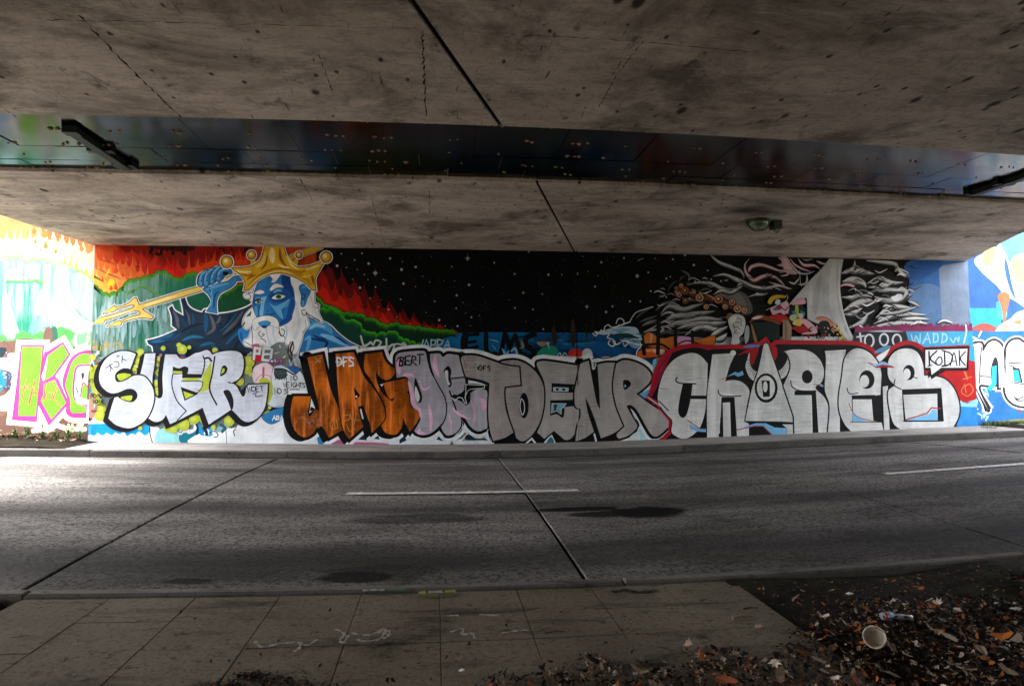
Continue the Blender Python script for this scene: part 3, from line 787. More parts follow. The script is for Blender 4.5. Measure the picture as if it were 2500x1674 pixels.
for i in range(16):
    x = rng.uniform(1620, 2120); y = rng.uniform(820, 1000)
    a.line([(x, y), (x+rng.uniform(-25,25), y+rng.uniform(40,90)), (x+rng.uniform(-30,30), y+rng.uniform(90,150))], rng.uniform(8,26), rng.choice(('1c2408','191c09','141407')), taper=1)
a.line('1640,960 1660,1150 1640,1180', 60, '2a2418', taper=1); a.line('1860,870 1870,1160 1850,1200', 60, '2c2418', taper=1)
tag(a.build('painted_stars', wall), kind='stuff')
# --- the bearded king ------------------------------------------------------------
W.k = K0
king = empty('painted_king', (-4.5, D-.004, 2.6)); child(king, wall)
BL, BLL, BLD, NAVY = '1f6aa8', '58a2d4', '0f3f78', '0a2746'
GOLD, GOLDL, GOLDD = 'd8a51e', 'f1dd9a', '8c5a12'
# cloak
a = Art(W, 'A')
ck = '1290,665c 1345,660c 1360,760 1400,850 1480,910 1590,945c 1620,905c 1660,895c 1700,950 1800,965 2000,940 2200,880 2330,805c 2420,900 2440,1100 2400,1568c 900,1568c 900,1480c 885,1420c 830,1390c 810,1340c 1000,1290 1240,1190c 1165,1130c 1160,1000 1120,880c 1170,850c 1210,920 1330,990c 1315,870 1270,680c'
q = a.pts(ck); a.line(q, 34, WHITE, raw=True, closed=True); a.fill(q, '1c3246', raw=True)
for p, w_, c in (('1310,680 1360,850 1370,1000 1330,1100',60,NAVY),('1350,900 1400,1000 1420,1130',34,'4f525c'),('1450,950 1470,1050 1460,1120',30,'154a6e'),('1530,950 1540,1090',28,'0c2238'),('1580,970 1600,1080',26,'4a4d58'),
    ('1180,920 1230,1010 1250,1120 1270,1180',48,'565962'),('1150,900 1180,1000 1190,1120',26,NAVY),('1290,1010 1340,1100 1400,1180',44,'123a5c'),
    ('1640,920 1650,1060 1640,1240',60,'174e76'),('1690,960 1740,1060 1760,1180 1650,1260',46,'5a5a64'),('1700,950 1800,1060 1850,1120 1800,1250',34,NAVY),
    ('1850,990 1830,1060 1790,1100',44,'56575f'),('2000,960 1950,1080 1860,1180',40,'0c2034'),('2080,950 1990,1080 1840,1220',26,'17567e'),('2180,920 2050,1100 1880,1260',48,'54565e'),('2250,890 2150,1080 1950,1260 1850,1330',34,'0b1a2c'),
    ('2300,900 2220,1100 2050,1300',40,'4a4d56'),('2150,1180 2000,1320 1930,1400',40,'175a84'),('2200,1250 2080,1400 2050,1480',36,'0b1c2e'),
    ('850,1360 1000,1340 1200,1240',60,'155a86'),('880,1400 1050,1390 1160,1330',30,NAVY),('920,1450 1060,1440',26,'2a6f96'),('1000,1330 1200,1300 1300,1230',40,'123f62'),
    ('1280,1230 1420,1150 1560,1110 1620,1110',36,'0a1e30'),('1380,1260 1500,1220 1600,1230',50,'10304a'),('1300,1350 1450,1290 1620,1300',40,'1d6a8e'),('1450,1380 1560,1340 1700,1340',36,'0d2a42'),('1560,1420 1700,1380 1780,1400',40,'1a5c80'),('1720,1400 1800,1480 1860,1540',60,'124a6c'),('1900,1430 2000,1500 2100,1540',60,'26343f')):
    a.line(p, w_, c, taper=1)
a.build('cloak', king)
# trident
a = Art(W, 'A')
tr = '700,840c 660,740c 630,745c 570,800 480,850 370,870c 350,850c 195,960c 360,925c 380,895c 470,870 560,845 630,840 625,870 480,930 200,1010c 165,1010c 30,1105c 200,1095c 210,1055c 400,1000 600,930 690,925 722,960 680,985 560,1020 440,1075c 420,1060c 250,1140c 440,1125c 455,1085c 600,1040 740,1020 880,1035c 900,1000c 800,940 740,895c 1270,735c 1740,592c 2150,440c 2130,380c 1740,530c 1270,660c'
q = a.pts(tr); a.line(q, 46, 'dfe4e6', raw=True, closed=True); a.line(q, 24, '2b2418', raw=True, closed=True); a.fill(q, 'dcbc5e', raw=True)
for p, w_, c in (('760,855 1000,780 1260,705','30','ecd98e'),('1400,650 1700,560','26','f0e2b4'),('680,800 660,860 640,900','40','e8c95c'),('260,1020 500,950 640,915','26','efdda0'),('500,1050 660,1015 800,985','26','e7cf80')):
    a.line(p, float(w_), c, taper=1)
a.crop = 'B'
for p in ('920,225c 935,180c 1225,60c 1350,60c 1345,80c 960,235c',):
    q = a.pts(p); a.line(q, 22, 'd8d8d4', raw=True, closed=True); a.line(q, 12, '1c1608', raw=True, closed=True); a.fill(q, 'd2a41c', raw=True)
a.build('trident', king)
# arm and hand
a = Art(W, 'A')
arm = '1610,610 1720,560 1850,530 1960,500 2040,440 2120,430 2175,470c 2150,495 2080,500 2060,540 1990,600 1890,650 1830,700 1800,780 1795,870 1805,955c 1660,930c 1720,830 1730,780 1690,700 1640,650'
q = a.pts(arm); a.line(q, 40, WHITE, raw=True, closed=True); a.line(q, 16, BLACK, raw=True, closed=True); a.fill(q, '2f7db8', raw=True)
for p, w_, c in (('1640,630 1720,600 1850,560 1980,530',40,BLL),('1740,620 1720,690 1740,760 1700,880',34,'5aa6d6'),('1830,640 1770,720 1760,900',30,'14508c'),('2060,470 2130,460',20,BLL)):
    a.line(p, w_, c, taper=1)
a.line('1710,560 1700,620 1720,660', 7, BLACK); a.line('1690,700 1740,720', 6, BLACK); a.line('2090,450 2110,490 2160,490', 6, BLACK)
fist = '1530,550 1545,430 1620,370 1700,345 1760,322 1860,290 1960,300 2010,350 2020,395c 1930,420 1880,480 1800,500 1760,535 1660,565 1590,560'
q = a.pts(fist); a.line(q, 40, 'dfe2e4', raw=True, closed=True); a.line(q, 16, BLACK, raw=True, closed=True); a.fill(q, '2569a4', raw=True)
for p in ('1670,375 1600,430 1575,545','1750,345 1670,420 1650,550','1850,315 1770,400 1735,515','1950,330 1860,380 1830,480'):
    a.line(p, 92, BLACK); a.line(p, 78, '2a74b0'); a.line(p, 26, '6db2de', off=(-3,-2))
for x, y in ((1578,530),(1655,530),(1735,500),(1826,460)): a.oval(x, y, 28, 38, '153e6a'); a.oval(x-2, y+2, 23, 32, '4d97cc')
a.fill('1890,375 1950,370 1960,410 1900,420', BLACK)
a.build('raised_hand', king)
# left shoulder, face, hair
a = Art(W, 'B')
q = a.pts('385,1010 450,970 560,935 575,1010 530,1100 490,1190 430,1170 390,1090'); a.line(q, 12, BLACK, raw=True, closed=True); a.fill(q, '2a7fc0', raw=True)
a.line('410,1030 430,1110 460,1160', 36, '145a98', taper=1); a.line('470,990 540,960', 26, '6db8e6', taper=1)
a.build('shoulder', king); a = Art(W, 'B')
sh = '1150,850 1230,885 1330,912 1430,960 1520,1050 1650,1150 1790,1225 1800,1330c 1080,1330c 1110,1150 1140,1030 1190,950'
q = a.pts(sh); a.line(q, 40, 'd5dade', raw=True, closed=True); a.line(q, 16, BLACK, raw=True, closed=True); a.fill(q, '2470ae', raw=True)
for p, w_, c in (('1190,1010 1270,940 1390,970 1460,1050',90,'4d9bd2'),('1200,1000 1280,950 1380,980',40,'8cc6ea'),('1320,1060 1420,1090 1560,1150 1650,1200',60,'6fb4e0'),('1200,1110 1300,1120 1400,1150 1350,1250',34,'0b2c58'),('1480,1080 1540,1110 1640,1180',22,'0b2a52'),
        ('1230,1060 1310,1100 1400,1110',24,'0d386a'),('1140,1130 1200,1090 1180,1210 1150,1270',40,'5ea6d8'),('1270,1150 1260,1260',36,'0a2446'),('1560,1200 1700,1230',40,'164e88'),('1180,880 1250,910 1300,920',22,'4a9ad0'),('1400,1180 1520,1230',36,'123f74')):
    a.line(p, w_, c, taper=1)
a.build('shoulder', king)
a = Art(W, 'B')
hair = '980,395 1090,440 1180,500 1250,570 1262,690 1310,725 1300,800 1345,920 1240,862 1160,805 1175,880 1190,950 1130,1040 1110,1130 1060,1260 990,1300 890,1300 860,1235 700,1235 560,1205 465,1185 455,1130 505,1100 535,980 480,1000 440,960 450,880 500,800 560,740 520,660 465,640 455,600 520,570 600,490 760,400'
q = a.pts(hair); a.line(q, 24, 'dfe2e6', raw=True, closed=True); a.line(q, 9, '20242c', raw=True, closed=True); a.fill(q, 'e4e6ea', raw=True)
for p, w_, c in (('1010,1150 980,1230 1000,1290',22,'3a2f2c'),('990,1140 960,1200 960,1260',12,'161618'),('1010,1140 1020,1210 1000,1270',10,'161618'),
        ('1150,780 1110,790 1130,840 1170,830 1160,800',9,'181c24'),('1260,700 1300,720 1290,760 1255,745',8,'181c24'),('640,1020 620,1060 650,1085 685,1060 660,1050',9,'20242c'),('880,1000 910,1010 915,1050 880,1080 850,1030',9,'20242c'),
        ('560,900 540,980 550,1080 545,1190',8,'2a2e36'),('850,970 870,1060 920,1100 900,1210',8,'2a2e36'),('700,960 720,1080 760,1180',16,'bcd0e0'),('780,960 790,1080 830,1180',20,'c3d6e6'),('640,1100 690,1130 700,1150',10,'2a3038'),('1040,700 1060,800 1080,950 1040,1100',40,'cfd6de'),('930,960 940,1060 900,1180',14,'a9c4da'),
        ('1150,900 1160,980 1120,1040',10,'9fb2c2'),('1210,620 1235,700 1270,800 1310,880',18,'cdd3da'),('470,610 510,600 530,640 500,665',7,'20242c'),('500,590 550,580 560,540',8,'20242c'),('1170,830 1240,860 1320,910',9,'141820'),('460,1140 490,1160 540,1190',8,'2a2e36')):
    a.line(p, w_, c)
a.fill('470,860c 540,785c 530,850c', '1a6b48'); a.fill('425,970c 460,905c 465,935c 440,975c', '1a6b48')
a.build('hair_and_beard', king)
a = Art(W, 'B')
face = '600,500 640,430 760,372 880,365 980,400c 978,470 1015,540 1028,640 1035,720 1005,830 990,890 930,940 855,965 845,900 770,850 680,850 600,870c 570,800 552,735 560,640 575,560'
q = a.pts(face); a.line(q, 8, BLACK, raw=True, closed=True); a.fill(q, '2271b2', raw=True)
for p, c in (('890,372c 980,402c 1000,530 1028,640 960,600 900,540 880,450','123f86'),('740,600 850,548 960,560 1000,640 900,690 800,700 740,660','164f94'),('1000,650 1030,720 1000,830 985,895 860,960 880,900 930,870 960,760','134a92'),
        ('640,640c 715,622c 690,700 668,850c 628,845c','7ab8e4'),('690,720 740,700 760,790 740,850 680,840','2f80c4'),('745,705 820,735 960,660c 985,660c 940,745 880,775 905,885 850,850 790,770','5fabe0'),('570,760 600,740 610,850 590,850','4c9ad4'),
        ('700,480 760,440 870,470 860,490 760,500','2a7cc0'),('560,650 620,640 640,680 570,720','164f94'),('610,520 650,450 720,420 690,520 640,560','2b7ec4')):
    a.fill(p, c)
a.line('790,590 830,560 890,565', 26, '6ab2e2', taper=1); a.line('570,660 610,640 650,650', 16, '5aa4d8', taper=1)
a.fill('770,645 840,600 925,618 880,652 810,660', 'e8ecea'); a.oval(848,630,34,25,'2f7a1c'); a.oval(850,628,13,14,BLACK); a.line('765,640 800,610 850,597 925,616', 11, BLACK); a.line('780,655 850,680 920,655', 5, '0a2040')
a.fill('578,695 620,672 660,684 622,708', 'e8ecea'); a.oval(616,690,22,16,'2f7a1c'); a.oval(618,690,8,9,BLACK); a.line('572,690 615,667 662,682', 9, BLACK)
for p in ('748,545 790,490 850,487 905,520 830,528 765,562','572,592 610,560 660,558 688,585 620,602'): q = a.pts(p); a.line(q, 7, BLACK, raw=True, closed=True); a.fill(q, 'e6e8ec', raw=True)
q = a.pts('740,385c 880,368c 835,430 800,468 762,465 780,430'); a.line(q, 6, BLACK, raw=True, closed=True); a.fill(q, 'e6e8ec', raw=True)
a.line('640,640 640,720 615,840 640,860', 6, '0a2040'); a.line('690,850 720,830 770,835 800,815', 8, '06152c'); a.line('715,800 740,770', 6, '0a2a58'); a.line('905,885 900,780 990,660', 5, '0a2a58')
q = a.pts('560,900 600,870 690,848 780,858 840,905 845,980 760,960 640,965 580,1010 548,960'); a.line(q, 7, '181c24', raw=True, closed=True); a.fill(q, 'e9ebee', raw=True)
q = a.pts('620,925 700,905 755,925 740,958 700,965 640,960'); a.line(q, 6, '0a1c38', raw=True, closed=True); a.fill(q, '3d8dc8', raw=True); a.fill('650,962 720,960 700,990 665,985', '0d3a6c')
ear = '1082,530 1110,492 1190,488 1222,520 1200,600 1172,650 1150,720 1125,745 1102,720 1108,620'
q = a.pts(ear); a.line(q, 10, BLACK, raw=True, closed=True); a.fill(q, '2a78b6', raw=True); a.line('1110,530 1180,510 1195,550', 16, '6fb4e0', taper=1); a.line('1110,600 1150,610 1130,660 1105,640', 10, '0a2c58'); a.line('1130,680 1125,730', 14, '5aa4d8')
a.build('face', king)
# crown
a = Art(W, 'B')
for p in ('515,190c 530,270c 545,282c 605,245c 565,195c', '985,240c 1060,180c 1080,190c 1060,290c 1040,290c'):
    q = a.pts(p); a.line(q, 16, BLACK, raw=True, closed=True); a.fill(q, GOLD, raw=True)
crown = '310,300c 400,302 540,282 640,210 680,100 690,40c 900,40c 925,135 980,235 1060,292 1200,282 1300,245 1375,225c 1310,330 1262,430 1272,555c 1230,545 1150,470 1000,390 860,358 720,380 600,450 510,545 455,552c 468,470 420,385'
q = a.pts(crown); a.line(q, 36, 'e0e0da', raw=True, closed=True); a.line(q, 18, BLACK, raw=True, closed=True); a.fill(q, GOLD, raw=True)
for p, w_, c in (('480,540 600,425 760,345 900,330 1050,372 1180,452 1255,540',40,'b98a1e'),('490,535 610,430 770,352 900,340 1040,378',16,'ecd27a'),('480,520 600,400 760,318 900,308 1060,350 1200,440',8,'120d04'),
        ('770,70 775,180 780,250',70,GOLDL),('860,70 875,200 940,290',34,GOLDD),('700,110 670,230 590,300',40,'e9c654'),('720,150 700,260 640,330',22,GOLDD),('370,330 450,350 540,345',26,GOLDL),('420,370 500,390 560,360',26,'a06c14'),('480,440 540,400 600,380',22,GOLDD),
        ('930,150 1000,270 1080,320',26,'f0d872'),('1000,330 1100,350 1200,320',30,'b07c16'),('1150,330 1240,300 1320,270',22,GOLDL),('1220,360 1240,440 1250,500',26,GOLDD),('840,260 900,290 980,300',26,'efd98a'),('1100,400 1180,400 1240,370',24,'e8c048')):
    a.line(p, w_, c, taper=1)
for x, y, r in ((258,235,64),(1390,180,58),(540,155,44),(1080,155,32)):
    a.oval(x, y, r+20, r+20, 'dcdcd6'); a.oval(x, y, r+9, r+9, BLACK); a.oval(x, y, r, r, 'c08a18'); a.oval(x-r*.12, y-r*.14, r*.74, r*.74, 'dcae30'); a.oval(x-r*.2, y-r*.25, r*.36, r*.36, 'f3e3ae')
a.build('crown', king)
K1 = W.k
W.k = K0+60
# --- storm clouds and the ship ------------------------------------------------------
GR = lambda f: ['%02x%02x%02x' % tuple(int(clamp(k*f*t, 0, 255)) for k in (232, 232, 230)) for t in (.08, .26, .52, .80, 1.)]
PK = lambda f: ['%02x%02x%02x' % tuple(int(clamp(k*f*t, 0, 255)) for k in c) for t, c in ((.16,(200,60,90)),(.45,(220,90,120)),(.8,(214,160,172)),(1.,(222,196,200)))]
BLG = lambda f: ['%02x%02x%02x' % tuple(int(clamp(k*f*t, 0, 255)) for k in (186, 200, 214)) for t in (.12, .32, .6, 1.)]
a = Art(W, 'R')
a.fill('1400,262 1890,262 1910,840 1380,840 1500,740 1470,640 1380,560 1400,430 1380,380', '2a5f9c')
a.fill('1400,500 1640,470 1700,800 1480,800', '54749c', True, 'p'); a.fill('1640,300 1890,262 1960,262 1990,830 1670,830', '77859a', False, 'p'); a.fill('1420,270 1660,262 1630,330 1440,420', '1c5294')
for i in range(40):
    x = rng.uniform(1420, 1890); y = rng.uniform(300, 640); l = rng.uniform(60, 200)
    a.line([(x, y), (x+rng.uniform(-5,5), y+l)], rng.uniform(6, 22), rng.choice(('3f6ca4','68809e','2e5f9a','7f8b9c','5c7aa0')), taper=1)
a.crop = 'V'
a.fill('1620,540 1750,520 1900,520 2000,600 2040,760 1900,780 1820,660 1700,600', '55534f'); a.fill('1700,560 1880,540 1960,640 1960,720 1850,680', '6c6a66')
for p, w_, f in (('1540,90 1650,190 1800,250 1900,300 1945,380',62,.85),('1290,455 1450,425 1580,440 1680,490 1790,515 1900,480 2000,440',66,.8),('1590,360 1720,338 1850,390 1960,440 2100,490 2342,475 2440,480',84,.85),('1585,575 1680,518 1790,535 1870,500 1950,440',66,.85),
    ('1990,590 2090,560 2200,555',34,.8),('1860,470 1900,440 1960,440',40,.8),('1440,520 1500,500 1560,500',40,.4),('1070,540 1110,460 1180,400',46,.32),('960,610 1010,570 1060,555',34,.34),('1220,285 1310,335 1315,410',44,.45),('1200,420 1230,370 1280,350',30,.36),('1380,320 1440,360',26,.3),('1100,400 1160,370',26,.3),
    ('930,760 1000,680 1100,650 1240,600',54,.45),('990,790 1090,700 1250,735 1370,700 1490,670',92,.66),('985,810 1080,765 1200,800',44,.75),('1250,640 1370,620 1500,660',60,.5),('1000,890 1150,815 1300,800 1450,780 1610,760',110,.66),
    ('1020,950 1160,895 1300,880 1500,840 1700,860',110,.72),('1180,960 1350,905 1600,895 1750,880',100,.78),('1270,1030 1450,930 1640,965 1760,930',90,.82),('1540,1060 1650,980 1750,940',80,.84),('1040,940 1080,920 1150,930',60,.6),('980,1000 1020,960 1000,920',50,.8),
    ('740,880 820,850 960,800',50,.4),('700,850 780,770 890,715',46,.34),('760,930 860,880 960,850',54,.55),('780,1000 880,960 960,900',50,.75),('860,980 940,960 980,920',36,.8),('1600,1090 1690,1060 1750,1010',90,.85)):
    a.brush(p, w_, GR(f))
for p, w_ in (('2010,150 1955,220 1960,300 2000,360 2060,400 2150,360 2240,345 2342,400 2420,480',70),('2120,200 2020,240 2000,290 2030,250 2130,225 2230,250 2342,290 2440,300',58)): a.brush(p, w_, PK(.95))
for i in range(60):                                                        # fine foam lines
    x = rng.uniform(780, 1650); y = rng.uniform(780, 980)+(1650-x)*.06; l = rng.uniform(60, 170)
    a.line([(x, y), (x+l*.5, y-rng.uniform(4,24)), (x+l, y-rng.uniform(4,30))], rng.uniform(2,6), rng.choice(('9a9c9e','c2c4c6','101216','0a0c10','5a6068')), taper=1)
a.crop = 'Q'
a.fill('590,180 720,175 790,290 870,410 760,420 640,360 700,330 570,290 660,250', 'b08c94'); a.fill('640,185 715,180 800,330 740,360 660,320', 'c2a2aa')
for p, w_ in (('450,540 600,590 720,630 790,640',60),('760,190 830,280 950,350 1080,390',44),('880,190 960,290 1120,300 1210,360',70),('1150,230 1240,270 1290,260',50),('620,450 700,440 780,400',40)): a.brush(p, w_, PK(.95))
for p, w_, f in (('0,500 100,560 230,610 400,630 600,600 720,640',70,.85),('0,330 50,390 95,470',44,.8),('0,600 90,590',50,.8),('700,180 800,300 890,400 1000,420 1130,380',34,.9),('880,580 1000,560 1010,430',60,.85),('250,740 380,720 440,700',30,.8),('740,540 830,560 900,480',50,.9),('940,200 1000,220 1100,200',40,.6)): a.brush(p, w_, GR(f))
for p in ('800,480 830,450 870,470 840,500 815,485','790,540 840,550 880,520','905,370 910,520 930,600','610,400 760,380 880,410 1060,410'): a.line(p, 7, '1a1c1a' if p[0] in '78' else 'b9bdb4')
a.crop = 'R'
for p, w_, f in (('840,370 930,335 1000,350 1110,375',76,.86),('950,260 940,320 860,370',50,.8),('1040,262 1160,272 1280,290 1300,340 1390,385',50,.85),('1290,300 1330,360 1380,380',50,.9),('850,440 930,420 1020,450 1040,490',96,.85),('1050,450 1150,405 1250,440 1345,440',58,.86),('1060,480 1180,470 1270,440',50,.8),('1095,510 1200,500 1290,500 1375,480',60,.8),('1110,560 1220,590 1330,570 1420,540',80,.75),('1250,510 1330,500 1370,520 1330,590',60,.85),
    ('840,560 930,560 1000,540 1090,560',56,.8),('850,680 950,620 1040,590 1120,600',84,.85),('860,700 930,690 1010,650',60,.9),('900,810 1000,770 1060,690',70,.88),('1120,730 1250,640 1420,650',66,.88),('1100,780 1300,700 1530,705',62,.9),('1060,810 1300,770 1530,775',60,.9),('1140,700 1300,680 1480,630',40,.8),('1380,590 1440,610 1480,640',36,.8),('1300,740 1450,730 1560,740',44,.95),('1620,770 1680,745 1750,770',34,1.),('1400,790 1460,760 1560,780',34,1.)): a.brush(p, w_, GR(f))
a.fill('1245,555 1275,545 1300,530 1335,535 1330,570 1290,590 1255,580', 'e2e4e6')
a.brush('810,480 870,455 940,470 960,520', 34, PK(1.)); a.line('760,470 830,480', 12, '8c1230', taper=3)
a.crop = 'R'
for i in range(90):                                                        # small curls through the clouds
    x, y = rng.uniform(850, 1400), rng.uniform(290, 800); l = rng.uniform(40, 120); u = rng.choice((-1, 1))
    a.line([(x, y), (x+l*.35, y-u*l*.18), (x+l*.7, y-u*l*.05), (x+l, y+u*l*.12)], rng.uniform(4, 14), rng.choice(('0a0b0d','0a0b0d','c9cbcc','e4e5e6','6a6d70','15181c')), taper=1)
a.crop = 'V'
for i in range(80):
    x = rng.uniform(900, 2250); y = rng.uniform(420, 960)-(x-900)*.12; l = rng.uniform(50, 160); u = rng.choice((-1, 1))
    if y > 560 and x > 1720: continue
    a.line([(x, y), (x+l*.35, y-u*l*.16), (x+l*.7, y-u*l*.04), (x+l, y+u*l*.10)], rng.uniform(4, 14), rng.choice(('08090b','08090b','a6a8aa','c6c8ca','4a4d50','101216')), taper=1)
a.build('painted_storm_clouds', wall)

ship = empty('painted_ship', (7, D-.004, 2.2)); child(ship, wall)
a = Art(W, 'V')
a.fill('2040,880 2342,860 2342,1160 1900,1160 1960,1000', '0c1f18', False)
hull = '800,1030 860,990 1000,1060 1180,1030 1400,1070 1600,1030 1590,1140c 1300,1130 1180,1180 1090,1225 900,1160 790,1120'
q = a.pts(hull); a.line(q, 16, BLACK, raw=True, closed=True); a.fill(q, 'b8661e', raw=True)
a.fill('1190,1040 1330,1050 1330,1120 1190,1120', 'c98fb8'); a.fill('870,1010 900,1020 880,1110 865,1100', 'c98a70'); a.fill('1560,1130 1180,1150 1190,1180 1560,1170', 'b01818')
q = a.pts('725,1230 780,1185 930,1165 1030,1185 1035,1240 900,1275 745,1275'); a.line(q, 14, BLACK, raw=True, closed=True); a.fill(q, 'c8541a', raw=True); a.fill('880,1190 1020,1185 1025,1235 960,1240', 'd8b4a8'); a.fill('800,1190 900,1180 880,1210 800,1215', 'e08a50')
for p, w_ in (('755,920 775,1060 800,1235',46),('965,760 960,1000 955,1230',46),('1160,950 1155,1080 1165,1200',40),('1345,980 1350,1070 1350,1150',34),('820,1130 1000,1130 1120,1215',26),('1190,1120 1300,1085 1500,1150',16)): a.line(p, w_, '0c0a0a')
a.build('hull', ship)
a = Art(W, 'V')
foam = '285,1000 400,950 560,925 700,935 745,1000 770,1080 640,1050 560,1040 460,1010'
a.fill(foam, 'a8bccb'); a.fill('460,1010 600,1000 740,1060 620,1060 520,1040', '0e3e34'); a.fill('430,960 560,945 640,960 520,985', '6d98bc')
a.fill('560,1060 700,1060 760,1090 740,1160 680,1170 600,1110', '6d9cbc')
for p, w_ in (('215,1000 240,1030 265,1010 240,985 290,990 310,965 340,985 350,930 390,905 420,930 470,930 530,910 640,870',12),('640,860 700,770 800,730 900,700',9),('480,890 500,840 540,835 570,870 550,910 510,905',10),('250,1000 330,1010 400,1010 380,1050 440,1070 470,1110 440,1150 390,1120 410,1080',12),('440,1090 480,1130 560,1090 620,1100 580,1150 560,1110',12),('600,1100 680,1120 750,1110 760,1150 720,1200 710,1260',11)): a.line(p, w_, 'cfd4d6')
for i in range(22):
    x = rng.uniform(420, 720); y = rng.uniform(980, 1140); a.line([(x, y), (x+50, y+rng.uniform(-10,16)), (x+120, y+rng.uniform(0,30))], rng.uniform(4,10), rng.choice(('123c34','d8dee2','2a6a8c','0c2c28')), taper=1)
a.build('bow_wave', ship)
a = Art(W, 'V')
a.line('1180,500 1270,520 1430,590 1640,620 1790,690 1900,745', 92, '1c0f08'); a.line('1200,505 1280,520 1430,590 1640,620 1790,690 1900,745', 50, '5a3218')
for x, y, r in ((1265,517,42),(1430,597,46),(1645,612,50),(1800,645,36),(1862,722,44),(1195,560,32),(1270,632,34),(1505,700,30),(1165,490,24),(1220,460,24),(1940,740,34),(1720,700,30)):
    a.oval(x, y, r+6, r+6, '1a0d06'); a.oval(x, y, r, r, rng.choice(('8a5428','a06a3c','b98a68'))); a.oval(x, y, r*.6, r*.6, '3a1c0c'); a.oval(x-3, y-3, r*.3, r*.3, 'c9ab92')
for p in ('1180,520 1150,530 1190,560','1310,540 1380,540 1340,520','1500,560 1590,600 1560,620','1700,660 1740,690','1300,600 1330,610','1540,650 1600,640'): a.line(p, 14, 'b58a6c', taper=1)
a.fill('1740,790 1800,770 1790,860 1740,850', '7a4a1e')
q = a.pts('1755,850 1800,795 1870,785 1935,820 1950,900 1925,1000 1880,1050 1890,1110 1790,1130 1800,1020 1770,930'); a.line(q, 14, '0c0c0c', raw=True, closed=True); a.fill(q, 'b9bab8', raw=True)
for p in ('1820,840 1880,830 1910,870','1830,880 1890,880 1910,920','1810,930 1860,930 1890,960','1850,960 1840,1000 1880,1000','1800,870 1830,950 1820,1010'): a.line(p, 8, '4a4c4c')
a.fill('1790,830 1850,810 1830,870 1790,890', 'd6d7d6')
a.fill('2010,850 2060,800 2140,790 2260,830 2342,880 2342,900 2200,860 2080,850 2000,880', '6d3d1c'); a.fill('2020,835 2090,805 2150,810 2080,840', 'd8cfc4')
a.fill('2010,900 2040,940 2090,1110 2060,1120', '8a6038'); a.fill('1960,920 1990,930 1990,1060 1950,1120 1940,1010', '9a9c9e')
a.build('figurehead', ship)
a = Art(W, 'Q')
sail = '1330,195c 1535,205c 1500,420 1490,700 1540,1000 1620,1220 1710,1395c 1590,1430c 1560,1200 1380,1140 1180,1150 1010,1080c 1000,800 960,780 730,880c 900,680 1080,480 1210,350'
q = a.pts(sail); a.line(q, 10, '4a4c50', raw=True, closed=True); a.fill(q, 'a9aaaa', raw=True)
for p, w_, c in (('1400,220 1380,600 1420,1000 1600,1380',120,'b9baba'),('1200,420 1150,700 1120,1050',90,'9c9d9e'),('1060,560 1050,800 1040,1050',60,'b4b4b2'),('1490,260 1470,600 1530,1000 1660,1370',30,'c6c7c8')): a.line(p, w_, c, taper=1)
a.build('sail', ship)
a = Art(W, 'Q')                                                              # crew on the deck
a.fill('440,1040 560,1010 700,1040 730,1090 640,1130 520,1080', 'a01414'); a.fill('780,1200 960,1180 1030,1250 930,1300 800,1230', '9a1216')
for p, c in (('425,830 480,750 580,725 690,740 680,770 590,775 510,810 470,865','b9991c'),('535,830 570,790 610,810 600,860 550,870','b9c4cc'),('470,920 600,870 700,820 740,900 720,1000 600,990 510,1020 480,980','c99aa4'),('510,930 560,905 560,950 520,950','1f6f96'),('560,880 610,870 620,930 570,940','8a1a28'),
        ('780,870 860,800 950,780 985,830 960,860 860,870','c795a0')): q = a.pts(p); a.line(q, 8, BLACK, raw=True, closed=True); a.fill(q, c, raw=True)
a.oval(860,980,130,110,'0c1210'); a.oval(850,1050,125,120,'10201c')
for p, c in (('830,890 870,880 880,1040 840,1050','8c9a3c'),('760,1030 820,1010 850,1060 800,1110 750,1080','b0a890'),('870,1010 930,1000 950,1050 900,1080','b8b0a0'),('790,1150 850,1080 950,1100 900,1180','c8b85c'),('780,980 830,960 840,1000','2a7a86'),('900,960 970,990 960,1030','2a7a86'),
        ('900,1090 1000,1090 1130,1200 1150,1280 1060,1300 930,1310 960,1360 930,1370 940,1290 1060,1260 1000,1200','cf9aa6')): a.fill(p, c)
a.line('400,950 560,880 690,820 720,760 700,725', 9, 'a6a8a6'); a.line('620,900 680,950 730,900', 14, '1a1618'); a.line('660,960 640,1000 680,1010', 10, 'c8c4c0')
a.fill('650,1090 730,1100 780,1200 770,1400 645,1400', '8a745c', False); a.line('690,1110 690,1400', 20, '6a5744', False); a.line('740,1150 740,1400', 12, 'a08a70', False)
a.fill('1120,1080 1180,1040 1290,1060 1380,1140 1410,1260 1380,1290 1340,1200 1260,1120 1160,1100', 'b8765c'); a.line('1140,1060 1280,1060 1390,1150 1410,1260', 10, '7a2a22')
for i in range(9):
    t = i/8; a.line([(1400+t*160, 1150+t*230), (1440+t*110-(i%2)*60, 1160+t*230)], 26, 'b99a3c' if i%2 else 'c4a850')
a.fill('1180,1130 1300,1110 1350,1220 1300,1300 1200,1280', '101214')
for i in range(46):
    x, y = rng.uniform(1060, 1480), rng.uniform(1160, 1420); a.line([(x, y), (x+rng.uniform(-30,30), y+rng.uniform(-10,30)), (x+rng.uniform(-40,40), y+rng.uniform(10,50))], rng.uniform(8,22), rng.choice(('0e0e10','121214','b4b2ac','c89aa0','8c1418','9a9a98','0c0c0c')), taper=1)
a.fill('1070,1390 1170,1430 1140,1480 1050,1440', '7f93ac', False); a.fill('990,1330 1040,1320 1030,1370', 'a01818')
a.build('crew', ship)

